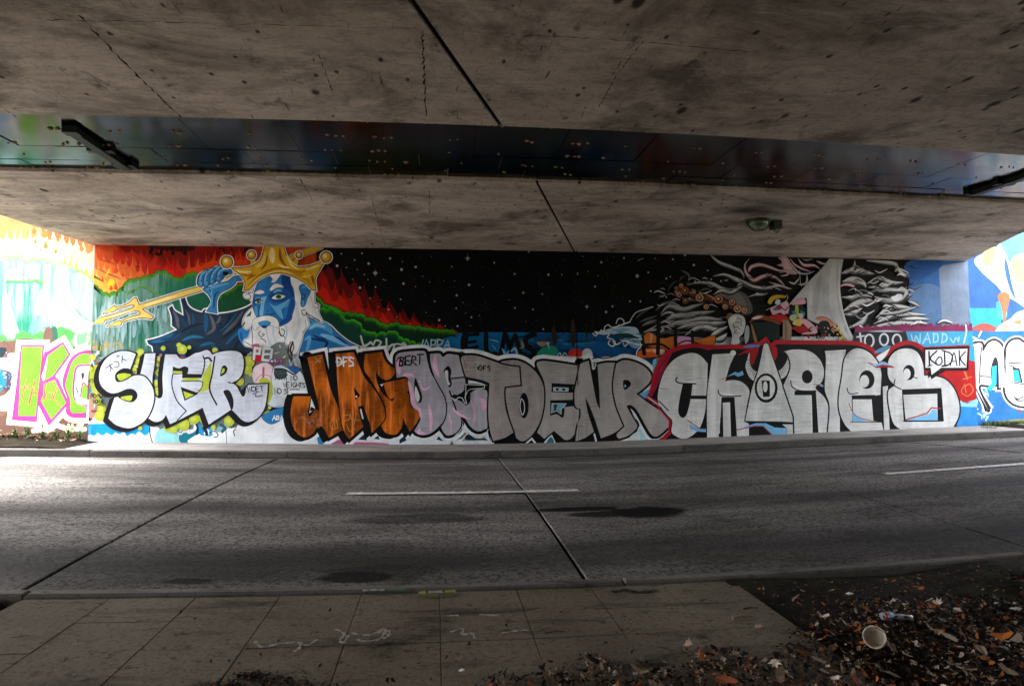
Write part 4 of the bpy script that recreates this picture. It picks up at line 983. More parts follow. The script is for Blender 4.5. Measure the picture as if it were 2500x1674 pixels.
# --- bands under the storm ----------------------------------------------------------
a = Art(W, 'R')
a.fill('940,830 1400,830 1400,1000 900,1000 930,900', '26282e', False); a.fill('1360,833 1905,833 1925,1040 1400,1000', '3f9cc8', False); a.fill('1860,833 2010,833 2020,1080 1870,1080', '2f95d4', False)
r2 = random.Random(4); top = []
x = 950
while x < 1900: top.append((x, r2.uniform(762, 800)+max(0, (1250-x)*.04))); x += r2.uniform(10, 26)
a.fill([(940,832)]+top+[(1905,760),(1908,832)], '7d2a52', False)
for i in range(50):
    x, y = r2.uniform(960, 1890), r2.uniform(775, 830); a.line([(x, y), (x+r2.uniform(-10,14), y-r2.uniform(8,30))], r2.uniform(3,8), r2.choice(('8a3a62','6a2048','a4708c','5c1c3c')), taper=1)
a.line('945,834 1400,830 1905,828', 8, '8f2a50', False)
a.brush('1050,835 1200,832 1340,836', 16, ['8a8f96','c8cdd2'])
for cx, cy, rx, ry in ((1060,910,36,50),(1180,900,34,46),(1285,905,34,46)): a.line([(cx+rx*math.cos(t*.628), cy+ry*math.sin(t*.628)) for t in range(10)], 15, 'cfd4d8', closed=True)
a.line('985,850 1000,960', 16, 'c3c8cc'); a.line('960,880 1020,870', 13, 'c3c8cc')
a.line('1400,860 1425,935 1440,870 1470,930 1475,855', 12, '9cc8dc'); write(a, 'ADD', 1500, 852, 78, 12, '9cc8dc', 72, .05); a.line('1720,890 1745,925 1765,885 1785,915 1790,880', 11, '9cc8dc'); a.line('1845,780 1850,840 1830,925', 13, 'c0d8e4')
a.build('painted_bands', wall)
K1 = max(K1, W.k); W.k = K1
# --- lower wall: old colours behind the big letters ------------------------------------
LIME = 'a9b838'
a = Art(W, 'S')
a.fill('-20,230 120,180 500,300 700,200 900,300 1400,320 1800,260 1930,150 2100,110 2342,100 2342,1200 -40,1200', '6c7a78', True)
a.fill('60,600 180,560 260,700 260,960 60,960', 'b08a78'); a.fill('100,400 220,300 240,900 200,760', LIME)
a.fill('70,560 130,560 100,650 90,760 75,760', '1f86c8'); a.fill('60,900 170,890 130,945 55,945', 'b83226'); a.fill('60,940 260,880 330,980 60,1000', 'e6e6ea')
a.fill('40,955 330,950 560,1010 800,960 820,1190 30,1190', '1a9ae0', False)
r3 = random.Random(9)
a.fill([(40,1090)]+[(40+i*33, 1100-(i%3)*16-r3.uniform(0,46)*(1 if 8<i<20 else .5)) for i in range(24)]+[(830,1195),(30,1195)], 'd4e6f2')
a.fill('60,980 130,970 130,1070 60,1080', '5ab6ea', False)
a.fill('795,980 900,1000 960,1195 820,1195', 'dfe0e6'); a.line('795,990 800,1080 830,1180', 12, '1c1c20')
a.fill('900,1020 1180,1000 1240,1195 880,1195', '92cfd2'); a.fill('1150,1020 2342,980 2342,1195 1180,1195', 'e8ecf0', False)
a.fill('1140,1070 1260,1040 1380,990 1420,1040 1300,1090 1230,1170 1140,1160', '17768a')
for p, w_, c in (('1110,1040 1150,1060 1180,1000 1260,940 1310,960 1300,1020 1240,1050 1220,1010',34,'e4eaee'),('1115,1030 1150,1055 1180,1000 1260,940 1330,960',9,'14202c'),('1340,960 1360,1000 1400,1090',44,'1f8ed0'),('1320,950 1340,1000 1330,1070',24,'0f2c44'),('1410,1000 1440,1050 1440,1110',34,'0f2c44'),('1450,980 1490,1030 1470,1110',36,'3aa6e0'),('1420,1100 1500,1110 1570,1090 1540,1040 1480,1050 1510,1080',10,'14202c'),('1240,1150 1320,1100 1400,1100 1560,1130',30,'eef2f4'),
        ('1560,1020 1640,1000 1700,940',60,'7fb0b8'),('1600,960 1650,1000 1620,1040',34,'2f5c6c'),('1660,1010 1670,1180',7,'2a2c30'),('1720,1000 1780,960 1800,1000 1750,1030 1760,1090',12,'3a4048')): a.line(p, w_, c)
q = a.pts('1790,1070c 1850,1060c 2070,930c 2060,1040c 1930,1130c 1790,1130c'); a.fill(q, '3fb0e0', raw=True); a.fill('1790,1100c 1870,1105c 2060,990c 2060,1040c 1930,1135c 1790,1135c', '1a7cc8'); a.line(q, 7, '0f3c5c', raw=True, closed=True)
a.fill('2080,1060 2190,980 2190,1010 2100,1070', 'd86a6a'); a.line('2040,1050 2040,1185', 14, '26282c'); a.line('1960,1100 2060,1100 2130,1030 2090,960', 8, '33363c'); a.line('2060,1150 2110,1090 2150,1110 2130,1140 2110,1120 2150,1180', 9, '33363c')
a.fill('2080,940 2230,760 2342,780 2342,880 2200,940', '1d6ea8'); a.fill('2150,770 2260,760 2300,800 2170,810', '0c1014')
a.fill('2100,1100 2342,1040 2342,1060 2200,1110', '9ccbe0')
# clutter between the letters
for i in range(150):
    x, y = r3.choice([(r3.uniform(860,950), r3.uniform(170,640)), (r3.uniform(1400,1520), r3.uniform(190,560)), (r3.uniform(640,740), r3.uniform(120,420)), (r3.uniform(1860,2342), r3.uniform(60,700)), (r3.uniform(90,240), r3.uniform(150,880))])
    a.line([(x, y), (x+r3.uniform(-40,40), y+r3.uniform(-40,40)), (x+r3.uniform(-50,50), y+r3.uniform(-30,50))], r3.uniform(8,30), r3.choice((LIME,'d3dc78','7a3040','a6707e','c7b6c0','3a2c30','2f6a92','d8dce0','86404e','547a86')), taper=1)
for x, y, r in ((155,200,34),(950,95,28),(1165,110,56),(1245,85,24),(1130,60,30),(690,150,50),(660,240,40),(905,220,28),(880,280,22),(1455,290,26),(1920,250,70),(1900,330,60),(1945,390,26),(1820,470,50),(2130,520,70),(2150,600,60),(2140,870,64),(230,860,60),(250,780,50),(130,330,24),(870,490,40),(870,590,44),(1430,560,40),(1440,420,40),(620,330,30),(660,380,26),(2160,770,18),(2055,930,22),(1300,900,60),(1420,880,70),(1180,960,70),(1060,1000,60),(1700,920,60),(1870,990,60),(1000,1000,40),(690,1000,26),(1520,990,30),(480,1030,18),(1540,120,34)):
    a.oval(x, y, r, r, LIME); a.oval(x-r*.1, y-r*.1, r*.5, r*.5, 'b9c552')
a.fill('1110,160 1200,170 1210,210 1120,215', '2a3c6c'); a.line('1120,190 1200,195', 12, 'c8505c')
a.fill('1960,60 2040,50 2050,140 1990,160', 'a8586a'); a.fill('1955,200 2060,170 2080,240 1980,250', 'b01c28')
a.fill('1980,320 2120,260 2210,340 2180,470 1990,490', 'd9c3cc'); a.line('2090,320 2085,470', 24, 'a4586c'); a.line('2200,330 2190,450', 22, 'a4586c'); a.line('2000,470 2060,400 2160,410 2190,500', 8, 'a86a4a')
a.fill('2200,330 2342,320 2342,640 2200,620', 'b8ccd8'); a.fill('2230,350 2330,360 2320,440 2250,480', '1c2426'); a.fill('2240,520 2290,480 2300,590 2240,610', '14181a')
a.fill('2130,640 2342,620 2342,740 2180,760', 'c2ccd6'); a.line('2120,720 2200,760 2300,740', 10, '8a8f98')
a.build('older_paint_layer', wall)

a = Art(W, 'J')
a.fill('-40,930 470,880 460,1190 -40,1190', 'e2e7ec'); a.fill('200,860 460,760 450,880 300,960', '2a79b0'); a.line('240,1050 330,990', 30, 'cc7078', taper=1); a.fill('440,1050 900,1000 2342,1040 2342,1200 440,1200', 'd5dbe2', False)
a.fill('820,1010 870,1000 900,1190 840,1180', '2f7fb8'); a.fill('1000,1160 1100,1130 1120,1190 1000,1190', 'a85a86'); a.fill('1250,1160 1600,1170 1600,1195 1240,1195', 'c05a80'); a.line('640,1190 760,1120', 26, 'c88aa4', taper=1)
for p in ('1280,1130c 1370,1050c 1390,1140c','1440,1120c 1500,1050c 1540,1130c','1760,1060c 1800,1050c 1840,1140c 1760,1180c','2180,1130c 2220,1070c 2260,1150c'): a.fill(p, '0e2c44')
a.fill('330,340 560,330 660,400 720,640 640,640 560,630 480,650 340,600', 'ccd4da'); a.fill('340,340 470,340 470,430 360,440', '3a4a4c'); a.fill('170,460 260,440 320,520 300,680 250,700', LIME)
a.line('340,330 440,330 520,370 570,390 640,330', 16, '16181c'); a.fill('480,300 640,330 570,380', '1f5a94')
for i, (t_, x, y) in enumerate((('AINT NO', 345, 395), ('WEIGHTS', 440, 480), ('NO SLEEP', 340, 550))): write(a, t_, x, y, 55, 9, '131416', 36, 0, .04, .8, i)
a.build('older_paint_layer', wall)

# --- tags over the king's chest --------------------------------------------------------
a = Art(W, 'B')
write(a, 'PEL', 565, 1215, 130, 26, 'd0d4da', 95, .1, .1, .4, 3)
a.build('spray_tag', wall); a = Art(W, 'B')
write(a, 'OST', 760, 1345, 60, 14, '8a2a78', 60, 0, 0, .8, 4); write(a, 'WE', 975, 1345, 65, 12, 'b9c6dc', 62, 0, 0, .8, 5)
a.build('spray_tag', wall); a = Art(W, 'B')
a.line('1790,1080 1830,1200 1900,1150 1930,1180 1960,1130 2020,1150 1990,1200 2040,1210', 20, 'b8c4c0'); a.line('2080,1110 2090,1240 2140,1180 2170,1190 2150,1250', 20, 'b8c4c0'); a.line('2100,1200 2200,1170 2300,1190 2280,1160 2240,1180', 18, 'b8c4c0'); a.line('1800,1200 1900,1160', 18, 'b8c4c0')
a.build('spray_tag', wall); a = Art(W, 'N')
write(a, 'JAPRA', 70, 1120, 120, 16, '8fb6cc', 78, .05, 0, .7, 6)
a.build('spray_tag', wall); a = Art(W, 'N')
for p, w_ in (('640,1060 620,1150 640,1240 720,1240',84),('640,1070 780,1060',40),('630,1160 750,1140',36),('650,1240 770,1200',40),('870,1060 870,1200 890,1280',56),('880,1285 980,1280',46),('1080,1060 1060,1180 1030,1290',52),('1090,1060 1130,1180 1140,1250',56),('1200,1080 1150,1180 1130,1250',52),('1200,1070 1240,1200 1270,1300',52),('1420,1060 1330,1100 1320,1180 1400,1240 1410,1320 1300,1310',64)): a.line(p, w_, '0a0c10')
a.build('spray_tag', wall); a = Art(W, 'N')
a.line('1270,1130 1290,1200 1250,1220', 30, '8a7458', taper=1); a.fill('1450,1150 1600,1150 1560,1180 1500,1200', '8c7c64'); a.fill('1430,1350 1500,1220 1640,1190 1690,1260 1620,1330', '178266'); a.line('1570,1160 1590,1230', 20, 'b8b6aa', taper=2)
a.oval(1890,1290,90,66,'b02818'); a.oval(1780,1320,26,22,'b81c1c'); a.oval(1900,1300,56,42,'c43220'); a.line('1680,1310 1710,1270 1730,1320 1760,1270 1790,1300', 10, 'a8c0d0'); a.oval(2020,1290,60,70,'c8ced2'); a.fill('1480,1370 1700,1310 2000,1330 2080,1400 1400,1400', 'c6ccd2')
a.line('905,1120 960,1130 1020,1150', 10, '8fb6cc', taper=1); a.line('1050,1220 1100,1290 1130,1240', 26, '6fa8cc', taper=1); a.line('1160,1250 1200,1220 1220,1290 1180,1320', 20, '8ab8d4'); a.line('940,1180 980,1230', 50, 'b8c8d4', taper=1)
a.build('spray_tag', wall)

K2 = W.k
# --- SUER ---------------------------------------------------------------------------------
uer = '745,155c 865,150c 850,300 830,450 845,600 885,655 930,655 950,590 945,400 975,165c 1100,165c 1150,212 1220,205 1310,155 1370,140 1440,115 1480,130 1510,165 1550,150 1640,130 1760,125 1840,160 1868,260 1850,380 1800,450 1720,490c 1780,520 1820,590 1850,640 1880,625 1895,545c 1920,510c 2140,500c 2130,640 2100,780 2030,880 1930,930 1850,910 1770,830 1725,790c 1470,960c 1400,770c 1110,920c 1030,955c 985,850c 940,910 860,930 785,890c 830,760 850,640 800,480 690,400c 720,280'
a = Art(W, 'S'); a.letter(uer, 'c6cddb', 's', 30, (-40, 38), '17171b')
for p, c in (('1062,300c 1130,322 1190,300 1238,320 1228,385c 1400,388c 1388,432c 1165,432c 1170,388c 1060,392c','1a1a1e'),('1066,352c 1168,356c 1165,384c 1066,380c',LIME),('1172,436c 1362,430c 1362,464c 1172,466c',LIME),('1150,532c 1340,598c 1350,612c 1195,692c','1a1a1e'),('1180,580c 1302,624c 1205,670c',LIME),
        ('1600,412 1618,312 1650,288 1682,322 1662,380','1a1a1e'),('1612,385 1625,330 1648,325 1645,360',LIME),('1636,580 1700,572 1745,660 1750,750 1725,795 1690,700 1660,640','1a1a1e'),('1405,395c 1500,240c 1492,480c 1462,566c 1352,602c 1392,540c 1392,470c',LIME)): a.fill(p, c)
for p, w_ in (('1538,190 1510,380 1480,560 1560,735',18),('1060,395 1052,520 1110,690 1215,805',13),('1215,805 1110,915',12),('1405,180 1425,260 1400,385',14),('1160,470 1385,470 1390,540 1340,600',10),('1720,490 1690,480',14),('1430,210 1470,205 1500,240',22)): a.line(p, w_, '17171b')
a.build('painted_letters', wall)
S_ = '642,160c 560,132 440,135 330,190 255,290 225,410 250,520 340,598 430,600 540,558 610,560 655,600 655,660 600,705 530,692 440,645c 400,655c 360,780 330,890c 420,965 560,1002 680,962 770,885 830,760 850,640 828,530 760,432 690,402 610,410 540,452 470,475 415,450 410,390 460,340 540,322 580,332c'
a = Art(W, 'S'); a.letter(S_, 'c8cfdd', 's', 32, (-44, 30), '17171b')
a.fill('580,335c 500,322 425,370 408,440 440,478 520,462 600,412c', '1a1a1e'); a.fill('430,400 500,378 590,395 530,440 460,462', LIME); a.fill('440,640 540,572 620,572 650,620 630,690 580,706 510,688', '1a1a1e'); a.fill('470,650 590,630 600,660 580,690 520,682', LIME)
for p in ('300,320 380,270','345,275 360,330 350,360','355,300 385,340','395,250 440,250 450,300 400,310','425,180 440,195','445,175 455,190','490,180 485,260','490,215 535,235'): a.line(p, 9, '18181c')
a.build('painted_letter', wall)
a = Art(W, 'S')
write(a, 'WOET', 1915, 530, 60, 9, '18181c', 45, -.1, -.05, .8, 8); a.line('1965,620 2010,600 2000,640 2080,630', 8, '18181c'); a.build('spray_tag', wall); a = Art(W, 'S'); write(a, 'DFS', 95, 445, 36, 6, '18181c', 26); a.build('spray_tag', wall); a = Art(W, 'S'); write(a, 'PO CA', 130, 615, 44, 8, '18181c', 32, 0, -.05); write(a, 'HOMIE', 155, 680, 40, 8, '18181c', 26, 0, .05); a.line('200,745 240,735 280,755', 7, '18181c')
a.build('spray_tag', wall); a = Art(W, 'S'); write(a, 'ADA', 2195, 860, 50, 11, 'e6eaee', 42)
a.build('spray_tag', wall); a = Art(W, 'S')
for p in ('130,60 150,20 190,30 170,90 145,80 190,110 200,60','240,130 250,60 290,40 310,70 270,110','300,60 330,30 320,120','380,60 430,30 480,60 440,90 490,70'): a.line(p, 9, 'c8961e')
a.build('spray_tag', wall)

W.k = K2
# --- JAG and DE ------------------------------------------------------------------------------
BK = '08080a'
Jp = '715,200c 885,165c 920,320 980,560 1060,760 1140,1010c 960,1110c 880,980 820,1000 780,1060 690,1105 600,1060 545,960 525,840 540,700 560,640c 755,640c 735,740 722,830 750,870 800,790 850,790 800,560 745,330'
Ap = '1035,160c 1240,140c 1290,260 1360,420 1450,530 1560,700 1600,860 1570,930 1445,1055c 1400,920 1350,750c 1290,760c 1320,900 1355,980c 1190,1125c 1130,1030 1090,860 1060,520'
Gp = '1370,160c 1560,140c 1600,240 1660,300 1715,330 1690,410 1620,455 1550,430 1495,360c 1500,450 1540,560 1600,640 1680,700c 1710,650c 1640,660 1575,490c 1840,435c 1870,520 1880,580c 1830,592c 1870,620 1880,720 1950,780 2000,830 1960,930 1880,1045c 1830,950 1800,880c 1790,980 1740,1060 1680,1075 1600,1050 1550,970c 1610,880 1590,720 1500,560 1420,430 1360,330'
Dp = '1715,240 1740,160 1850,135 2020,125 2060,150 2080,250 2120,380 2200,500 2270,610 2300,740 2280,880 2220,970 2130,1050 2040,1080 1960,1060 1930,1030c 2000,900 1990,820 1900,740 1880,620 1870,480 1840,410c 1730,430c'
Ep = 'T235,160c 340,155 380,195 440,160 560,175c 585,290 620,410c 635,480 625,560 560,620 500,615c 480,650c 530,670 575,660 640,735 675,710 680,620 760,565 850,565 885,620 888,960 850,1015 770,1035 690,980 630,890 580,860c 585,970 530,1050 440,1085 390,1050 360,990c 410,900 430,780 410,650 340,520 280,400 240,260'
Tp = 'T590,200 680,175 800,190 960,245 1100,290 1245,310c 1260,510c 1080,530c 1075,640 1100,820 1180,1050c 1080,1110 950,1145c 910,1000 895,800 910,490c 800,450 640,420c 610,320'
Op = 'T1040,250 1180,230 1300,260 1420,350 1500,470 1540,640 1520,820 1450,990 1370,1100 1280,1150 1210,1110c 1200,1070 1130,850 1090,640 1090,540c 1260,520c 1255,310c 1110,285'
E2 = 'T1445,280 1500,240 1600,245 1800,275 1925,295c 1890,505c 1620,490c 1610,590c 1870,600c 1850,680c 1600,685c 1600,860c 1670,840 1740,880 1760,760c 1870,755 1945,790 1930,930 1860,1090 1780,1135 1710,1090 1640,1030c 1530,1120c 1450,1050c 1510,900 1545,700 1530,480'
Np = 'C65,270c 150,240 165,260 200,450 250,700 290,790c 280,600 260,280c 360,260 470,260c 440,400 450,560 490,760 570,970c 440,1060 300,1115c 230,900 180,770 125,650c 140,760 200,960 220,1040c 120,1110 10,1150c 30,1000 70,850 60,780 10,750 0,600 30,450'
Rp = 'C475,270c 560,230 680,250 800,310 870,400 850,480 770,560 700,610c 860,730 1050,850 1110,905 1090,960 1000,1050 930,1095 870,1070 800,960 710,800 640,740 590,750c 660,880 710,960 690,1020 600,1090 500,1120c 480,1070 570,980c 480,760 440,560 450,400'
a = Art(W, 'J')                                                      # shared white halo and black shadow below
for p in (Jp, Ap, Gp, Dp, Ep, Tp, Op, E2, Np, Rp): a.line(a.pts(p), 140, 'dde1e6', closed=True, raw=True)
for p in (Jp, Ap, Gp, Dp, Ep, Tp, Op, E2, Np, Rp):
    q = a.pts(p); a.line(q, 68 if p in (Jp, Ap, Gp, Dp, Ep) else 54, BK, closed=True, raw=True); a.fill(q, BK, raw=True, off=(-5, 6))
    if p in (Jp, Ap, Gp): a.line(q, 70, BK, closed=True, raw=True, off=(-11, 3))
a.crop = 'T'
a.fill('880,960 960,1180 2342,1180 2342,1040 1800,1000 1300,1000', BK, False)
for p in ('580,880 610,1000 680,1090 800,1110 870,1080 900,1000 940,1170','-20,1130 30,1090 110,1140 250,1150 350,1060 420,1160 520,1100 590,1000','500,1150 600,1130 670,1050','1330,1170 1390,1120 1430,1170','1540,1165 1610,1080 1650,1165','2100,1070 2120,1150'): a.line(p, 20, 'cfd6da', False)
a.fill('640,1130 670,1070 760,1120 860,1120 880,1150', '0c2436'); a.fill('1560,1160 1610,1100 1640,1160', '2a6a88'); a.fill('-20,1145 60,1120 250,1160 260,1185 -20,1185', 'd6dbe0'); a.fill('540,1150 900,1140 930,1180 540,1185', 'd0d5da')
a.crop = 'C'; a.fill('595,1140 700,1050 740,1130 640,1150', 'cfd6da'); a.fill('640,820 690,880 730,980 820,1135 730,1140 715,1000', 'a9d2dc'); a.line('640,820 720,960 735,1130', 12, 'd6e0e4'); a.fill('980,1135 1100,1060 1060,1135', '9cc4d4')
a.fill('700,640 860,560 880,620 820,660', '6aaed8'); a.fill('890,240 935,235 920,400 900,420', '6fc0d4')
a.build('letter_shadow', wall)
a = Art(W, 'J')
for p in (Jp, Ap, Gp):
    q = a.pts(p); a.line(q, 26, BK, closed=True, raw=True); a.fill(q, 'c2620f', raw=True, kind='o')
a.fill('760,665c 803,775c 738,832c', 'd8dce0'); a.fill('755,760 795,780 750,810', BK)
a.fill('1240,530c 1315,632c 1262,682c', BK); a.oval(1272,642,12,12,'e0e4e6'); a.fill('1290,760c 1350,742c 1420,940c 1448,1052c 1360,982c', BK); a.line('1320,790 1345,890', 18, 'd4d8da', False); a.fill('1540,505c 1580,500c 1560,530c', 'd8dcde')
for p, w_, c in (('740,330 900,320',8,'d8a878'),('760,360 920,400',6,'d29a60'),('780,450 940,440',8,'d8a878'),('860,640 1000,590',7,'d8b48c'),('870,700 990,660',7,'d4a87c'),('560,700 700,680',6,'c4834a'),('1210,520 1230,760',10,'cc7420'),('1460,230 1480,500',10,'cc7422'),('1500,620 1530,900',10,'c8701c'),('1630,790 1640,1000',12,'d07a2a'),('1650,480 1640,640',10,'c87a30'),('1840,780 1890,960',10,'c6701e'),('980,700 1000,900',12,'cc7a2c')): a.line(p, w_, c, False, taper=1)
for p in ('800,200 860,260','870,200 780,290','740,250 870,240'): a.line(p, 7, 'c98a60', False)
for i in range(26):
    x, y = r3.uniform(560,900), r3.uniform(840,990); a.line([(x, y), (x+r3.uniform(10,40), y+r3.uniform(-20,20)), (x+r3.uniform(0,30), y+30)], 6, r3.choice(('9c6a5c','b07a50','8a5a52')))
for p in ('1000,900 970,960 1000,1010 1060,990 1040,900','1120,860 1180,850 1200,890 1140,920','1200,830 1240,960 1270,830','1220,900 1300,910','1160,960 1200,1040 1260,1000','1010,880 1030,1000'): a.line(p, 7, 'c8924a')
write(a, 'DFS', 1050, 200, 95, 18, 'dde1e4', 66, -.05, 0, .5, 3); a.line('1040,250 1140,260', 12, 'dde1e4')
a.build('painted_letters', wall)
a = Art(W, 'J')
q = a.pts(Dp); a.line(q, 28, BK, closed=True, raw=True); a.fill(q, 'a6a2ae', raw=True, kind='s')
for p, w_ in (('1760,180 1750,300 1760,400',50),('1860,460 1900,600 1930,740 1990,800 2010,900',50),('1790,400 1900,400 1920,430',44),('2110,480 2110,560',14),('2090,720 2120,900 2110,1040',40),('2060,700 2170,780',14),('1980,440 2030,560 2120,520',24),('2200,520 2250,640',20),('2000,1000 1980,1050 2060,1060',40)): a.line(p, w_, 'e0aecb', taper=1)
for i in range(40):
    x, y = r3.uniform(1790,2230), r3.uniform(300,1000); a.line([(x, y), (x+r3.uniform(40,120), y+r3.uniform(-14,4))], r3.uniform(5,14), r3.choice(('8e919c','c9c6d0','9a9ca6','d8b4c8')), taper=1) if abs(x-1900-(y-300)*.3) < 190 and x > 1900+(y-640)*.1 else None
a.fill('1940,430 1985,540 2018,640 2000,712 1955,690 1928,570', BK); a.fill('1945,525 1990,640 1975,702 1950,680 1934,600', 'd2d6d8')
write(a, 'BERT', 1750, 190, 105, 16, BK, 68, .05, -.1, .7, 5); a.line('1730,240 1760,200 1800,280 1780,300', 14, BK)
a.crop = 'T'; q = a.pts(Ep); a.line(q, 28, BK, closed=True, raw=True); a.fill(q, 'a6a3ad', raw=True, kind='s')
for p, w_ in (('300,170 290,300 340,420',50),('370,210 370,300',30),('440,560 420,700',50),('480,760 560,840 690,900',30),('440,830 470,930 470,1080',14),('690,660 740,820 730,950',14),('790,660 850,720 830,800',60),('820,960 760,1010',50),('590,900 650,980',30),('480,190 500,380',24)): a.line(p, w_, 'e0aecb', taper=1)
a.fill('388,350 440,296 476,350 466,430 482,500 455,538 420,485 405,410', BK); a.fill('400,360 436,352 442,455 462,500 436,512 412,440', 'd0d4d6')
for p, w_ in (('465,440 620,424',16),('455,580 530,792',18),('490,660 560,650 640,600 660,560 850,510',0),('640,735 680,700 685,610',18),('480,640 560,650 640,590',20)):
    if w_: a.line(p, w_, BK)
a.fill('460,600 500,640 620,600 640,730 590,700 520,665', BK); a.line('480,655 510,690 560,650 600,660 630,720 650,720 630,650 660,580', 9, 'cfd6da', False); a.fill('640,500 860,510 860,550 690,560 640,600', BK); a.line('640,600 640,505 855,515 850,548 690,560', 8, 'cfd6da', False)
a.build('painted_letters', wall)

# --- TOENR ---------------------------------------------------------------------------------
a = Art(W, 'T')
for p in (Op, Tp, E2, Np, Rp):
    q = a.pts(p); a.line(q, 36, BK, closed=True, raw=True); a.fill(q, '9a9290' if p in (Tp, Op) else 'a09b98', raw=True, kind='s')
a.crop = 'T'
a.oval(1300,745,54,146,BK); a.line('1265,680 1255,760 1280,850 1305,800 1300,710 1275,670', 10, 'c4ccd0', closed=True)
a.fill('1615,492c 1895,508c 1850,530c 1850,570c 1870,600c 1612,592c', BK); a.fill('1635,540c 1805,545c 1800,582c 1635,578c', '8fb0b8'); a.fill('1660,545c 1700,548c 1690,575c 1665,575c', '14242c'); a.fill('1730,548c 1770,550c 1765,578c 1740,578c', '14242c'); a.line('1635,540 1805,545 1800,582 1635,578 1635,540', 6, 'c8d0d4', False)
a.fill('1598,684c 1852,680c 1850,752c 1762,762c 1745,880 1670,842 1598,862c', BK); a.fill('1618,722c 1780,722c 1760,770c 1730,780c 1722,842c 1670,800 1612,826c', '6fa4b4'); a.fill('1640,730c 1680,730c 1660,800c 1640,800c', '16303c'); a.line('1618,722 1780,722 1725,780 1722,842 1670,806 1612,828 1618,722', 6, 'c8d0d4', False)
write(a, 'OFS', 785, 290, 55, 11, '0a0a0c', 50, -.05, .05, .5, 2)
a.line('800,310 770,320 790,340', 9, '0a0a0c'); a.line('612,200 640,320', 8, '8a5a50')
a.crop = 'C'
a.fill('195,345c 262,322c 280,560 290,795c 240,600', BK); a.fill('125,650c 180,790 300,1115c 222,1042c 150,820', BK); a.fill('190,250c 250,270c 240,310c 200,330c', 'cfd6da'); a.line('222,250 225,300', 12, BK); a.line('205,215 260,200 330,210 440,190', 14, '0c1c3c')
a.fill('553,464 610,458 642,500 605,548 563,562', BK); a.fill('566,505c 590,520c 570,545c', '9cc0cc'); a.line('40,280 45,1150', 5, '6a6664', False)
a.build('painted_letters', wall)
a = Art(W, 'P'); a.line('1405,612 1406,880', 2.4, '020203', False); a.line('1407,890 1408,940', 1.6, '2a2826', False); a.line('1409,940 1408,1060', 1.4, 'b4b0ac', False); a.build('panel_joint', wall)
K3 = W.k
# --- CHARLES ---------------------------------------------------------------------------------
SV, RED, SKYB = 'cdcecc', 'a01622', '74b4dc'
blk = 'C870,650c 905,560 950,350 1060,180 1230,105 1400,90 1530,120c 1560,105c 1850,100 1900,110c 2110,70c 2165,30c 2220,110c H300,135c 860,140c 960,148 1060,190 1120,260c 1190,240 1270,170 1370,140 1470,180 1500,250c 1500,400c 1640,400 1740,480 1790,600 1785,740 1760,820c 1400,860c 900,875c 0,910c C1960,1150c 1000,1150c 1110,1060c 1120,900c 940,690c'
a = Art(W, 'C')
q = a.pts(blk); a.line(q, 96, RED, raw=True, closed=True); a.fill(q, '0a0a0c', raw=True)
a.fill('860,620 900,470 960,300 1100,150 1040,300 960,480 880,640', '8c1230'); a.line('1010,290 960,370', 14, 'd8a0a8', taper=1)
a.fill('1850,180 1960,110 2090,70 2060,200 2010,290 1960,150', '9c1418'); a.fill('2210,100 2290,80 2300,180 2260,230', 'a81420'); a.fill('1930,70 2080,50 2090,80 1940,90', '4c7cc0'); a.line('1900,450 2010,510', 18, '6a0c12', taper=1)
a.crop = 'H'
a.fill('1640,370c 1870,262c 1912,275c 1940,580c 1840,605c 1780,585c 1740,470c', 'b01c1c'); a.fill('1785,590c 1850,620c 1945,575c 1948,650c 1800,660c', '8fcbe6'); a.fill('1785,640c 1950,645c 1958,800c 1760,800c', '2f86cc'); a.fill('1945,560c 2040,560c 2040,820c 1945,820c', '2f86cc'); a.fill('1860,150c 1915,150c 1915,275c 1860,265c', '2f9ad4'); a.fill('1110,240 1200,180 1220,170 1180,240 1130,280', 'e0e2e2'); a.fill('1100,190 1180,150 1230,150 1180,190 1110,210', '5a88a8')
for p in ('1815,340 1850,420 1830,350','1810,420 1880,400','1830,460 1800,520 1850,555 1895,510 1870,460 1830,480 1840,530'): a.line(p, 8, 'd0703c')
a.build('letter_shadow', wall)
a = Art(W, 'C')
def L(p, out=24): q = a.pts(p); a.line(q, out, '0a0a0c', raw=True, closed=True); a.fill(q, SV, raw=True, kind='s')
L('945,680 960,540 1010,380 1090,260 1200,180 1330,148 1430,180 1512,270c 1502,632c 1320,630c 1320,670c 1495,672c 1480,820 1430,980 1340,1080 1240,1122 1150,1090 1100,1040 1110,920 1050,850 980,760')
a.fill('1230,495c 1342,490c 1312,700 1270,850 1220,882 1178,820 1190,680', '0a0a0c'); a.line('1165,425 1150,460 1200,492 1375,497', 15, '0a0a0c'); a.line('1240,472 1370,480', 7, 'f0f0ee', False); a.line('965,552 1110,562', 7, '0a0a0c', taper=2); a.line('1315,648 1535,655', 34, '0a0a0c', False); a.line('1505,735 1525,745', 10, '0a0a0c', False)
a.line('1283,912 1420,1005', 10, RED, False); a.fill('1305,955c 1420,1010c 1500,1012c 1590,975c 1560,1005c 1500,1045c 1400,1040c 1310,1010c', SKYB); a.line('1420,1005 1500,1000 1600,965', 7, RED, False); a.line('955,690 1065,800', 12, '0a0a0c'); a.line('830,650 1060,810 1070,820', 12, 'c8ced0')
L('1565,165c 1780,155 1815,168 1760,300 1710,470c 1790,455 1880,470 1950,520 1985,590 1960,720 1925,925c 1978,950c 1975,1102c 1845,1106c 1815,650c 1668,650c 1650,1115c 1505,1122c 1505,640 1540,350')
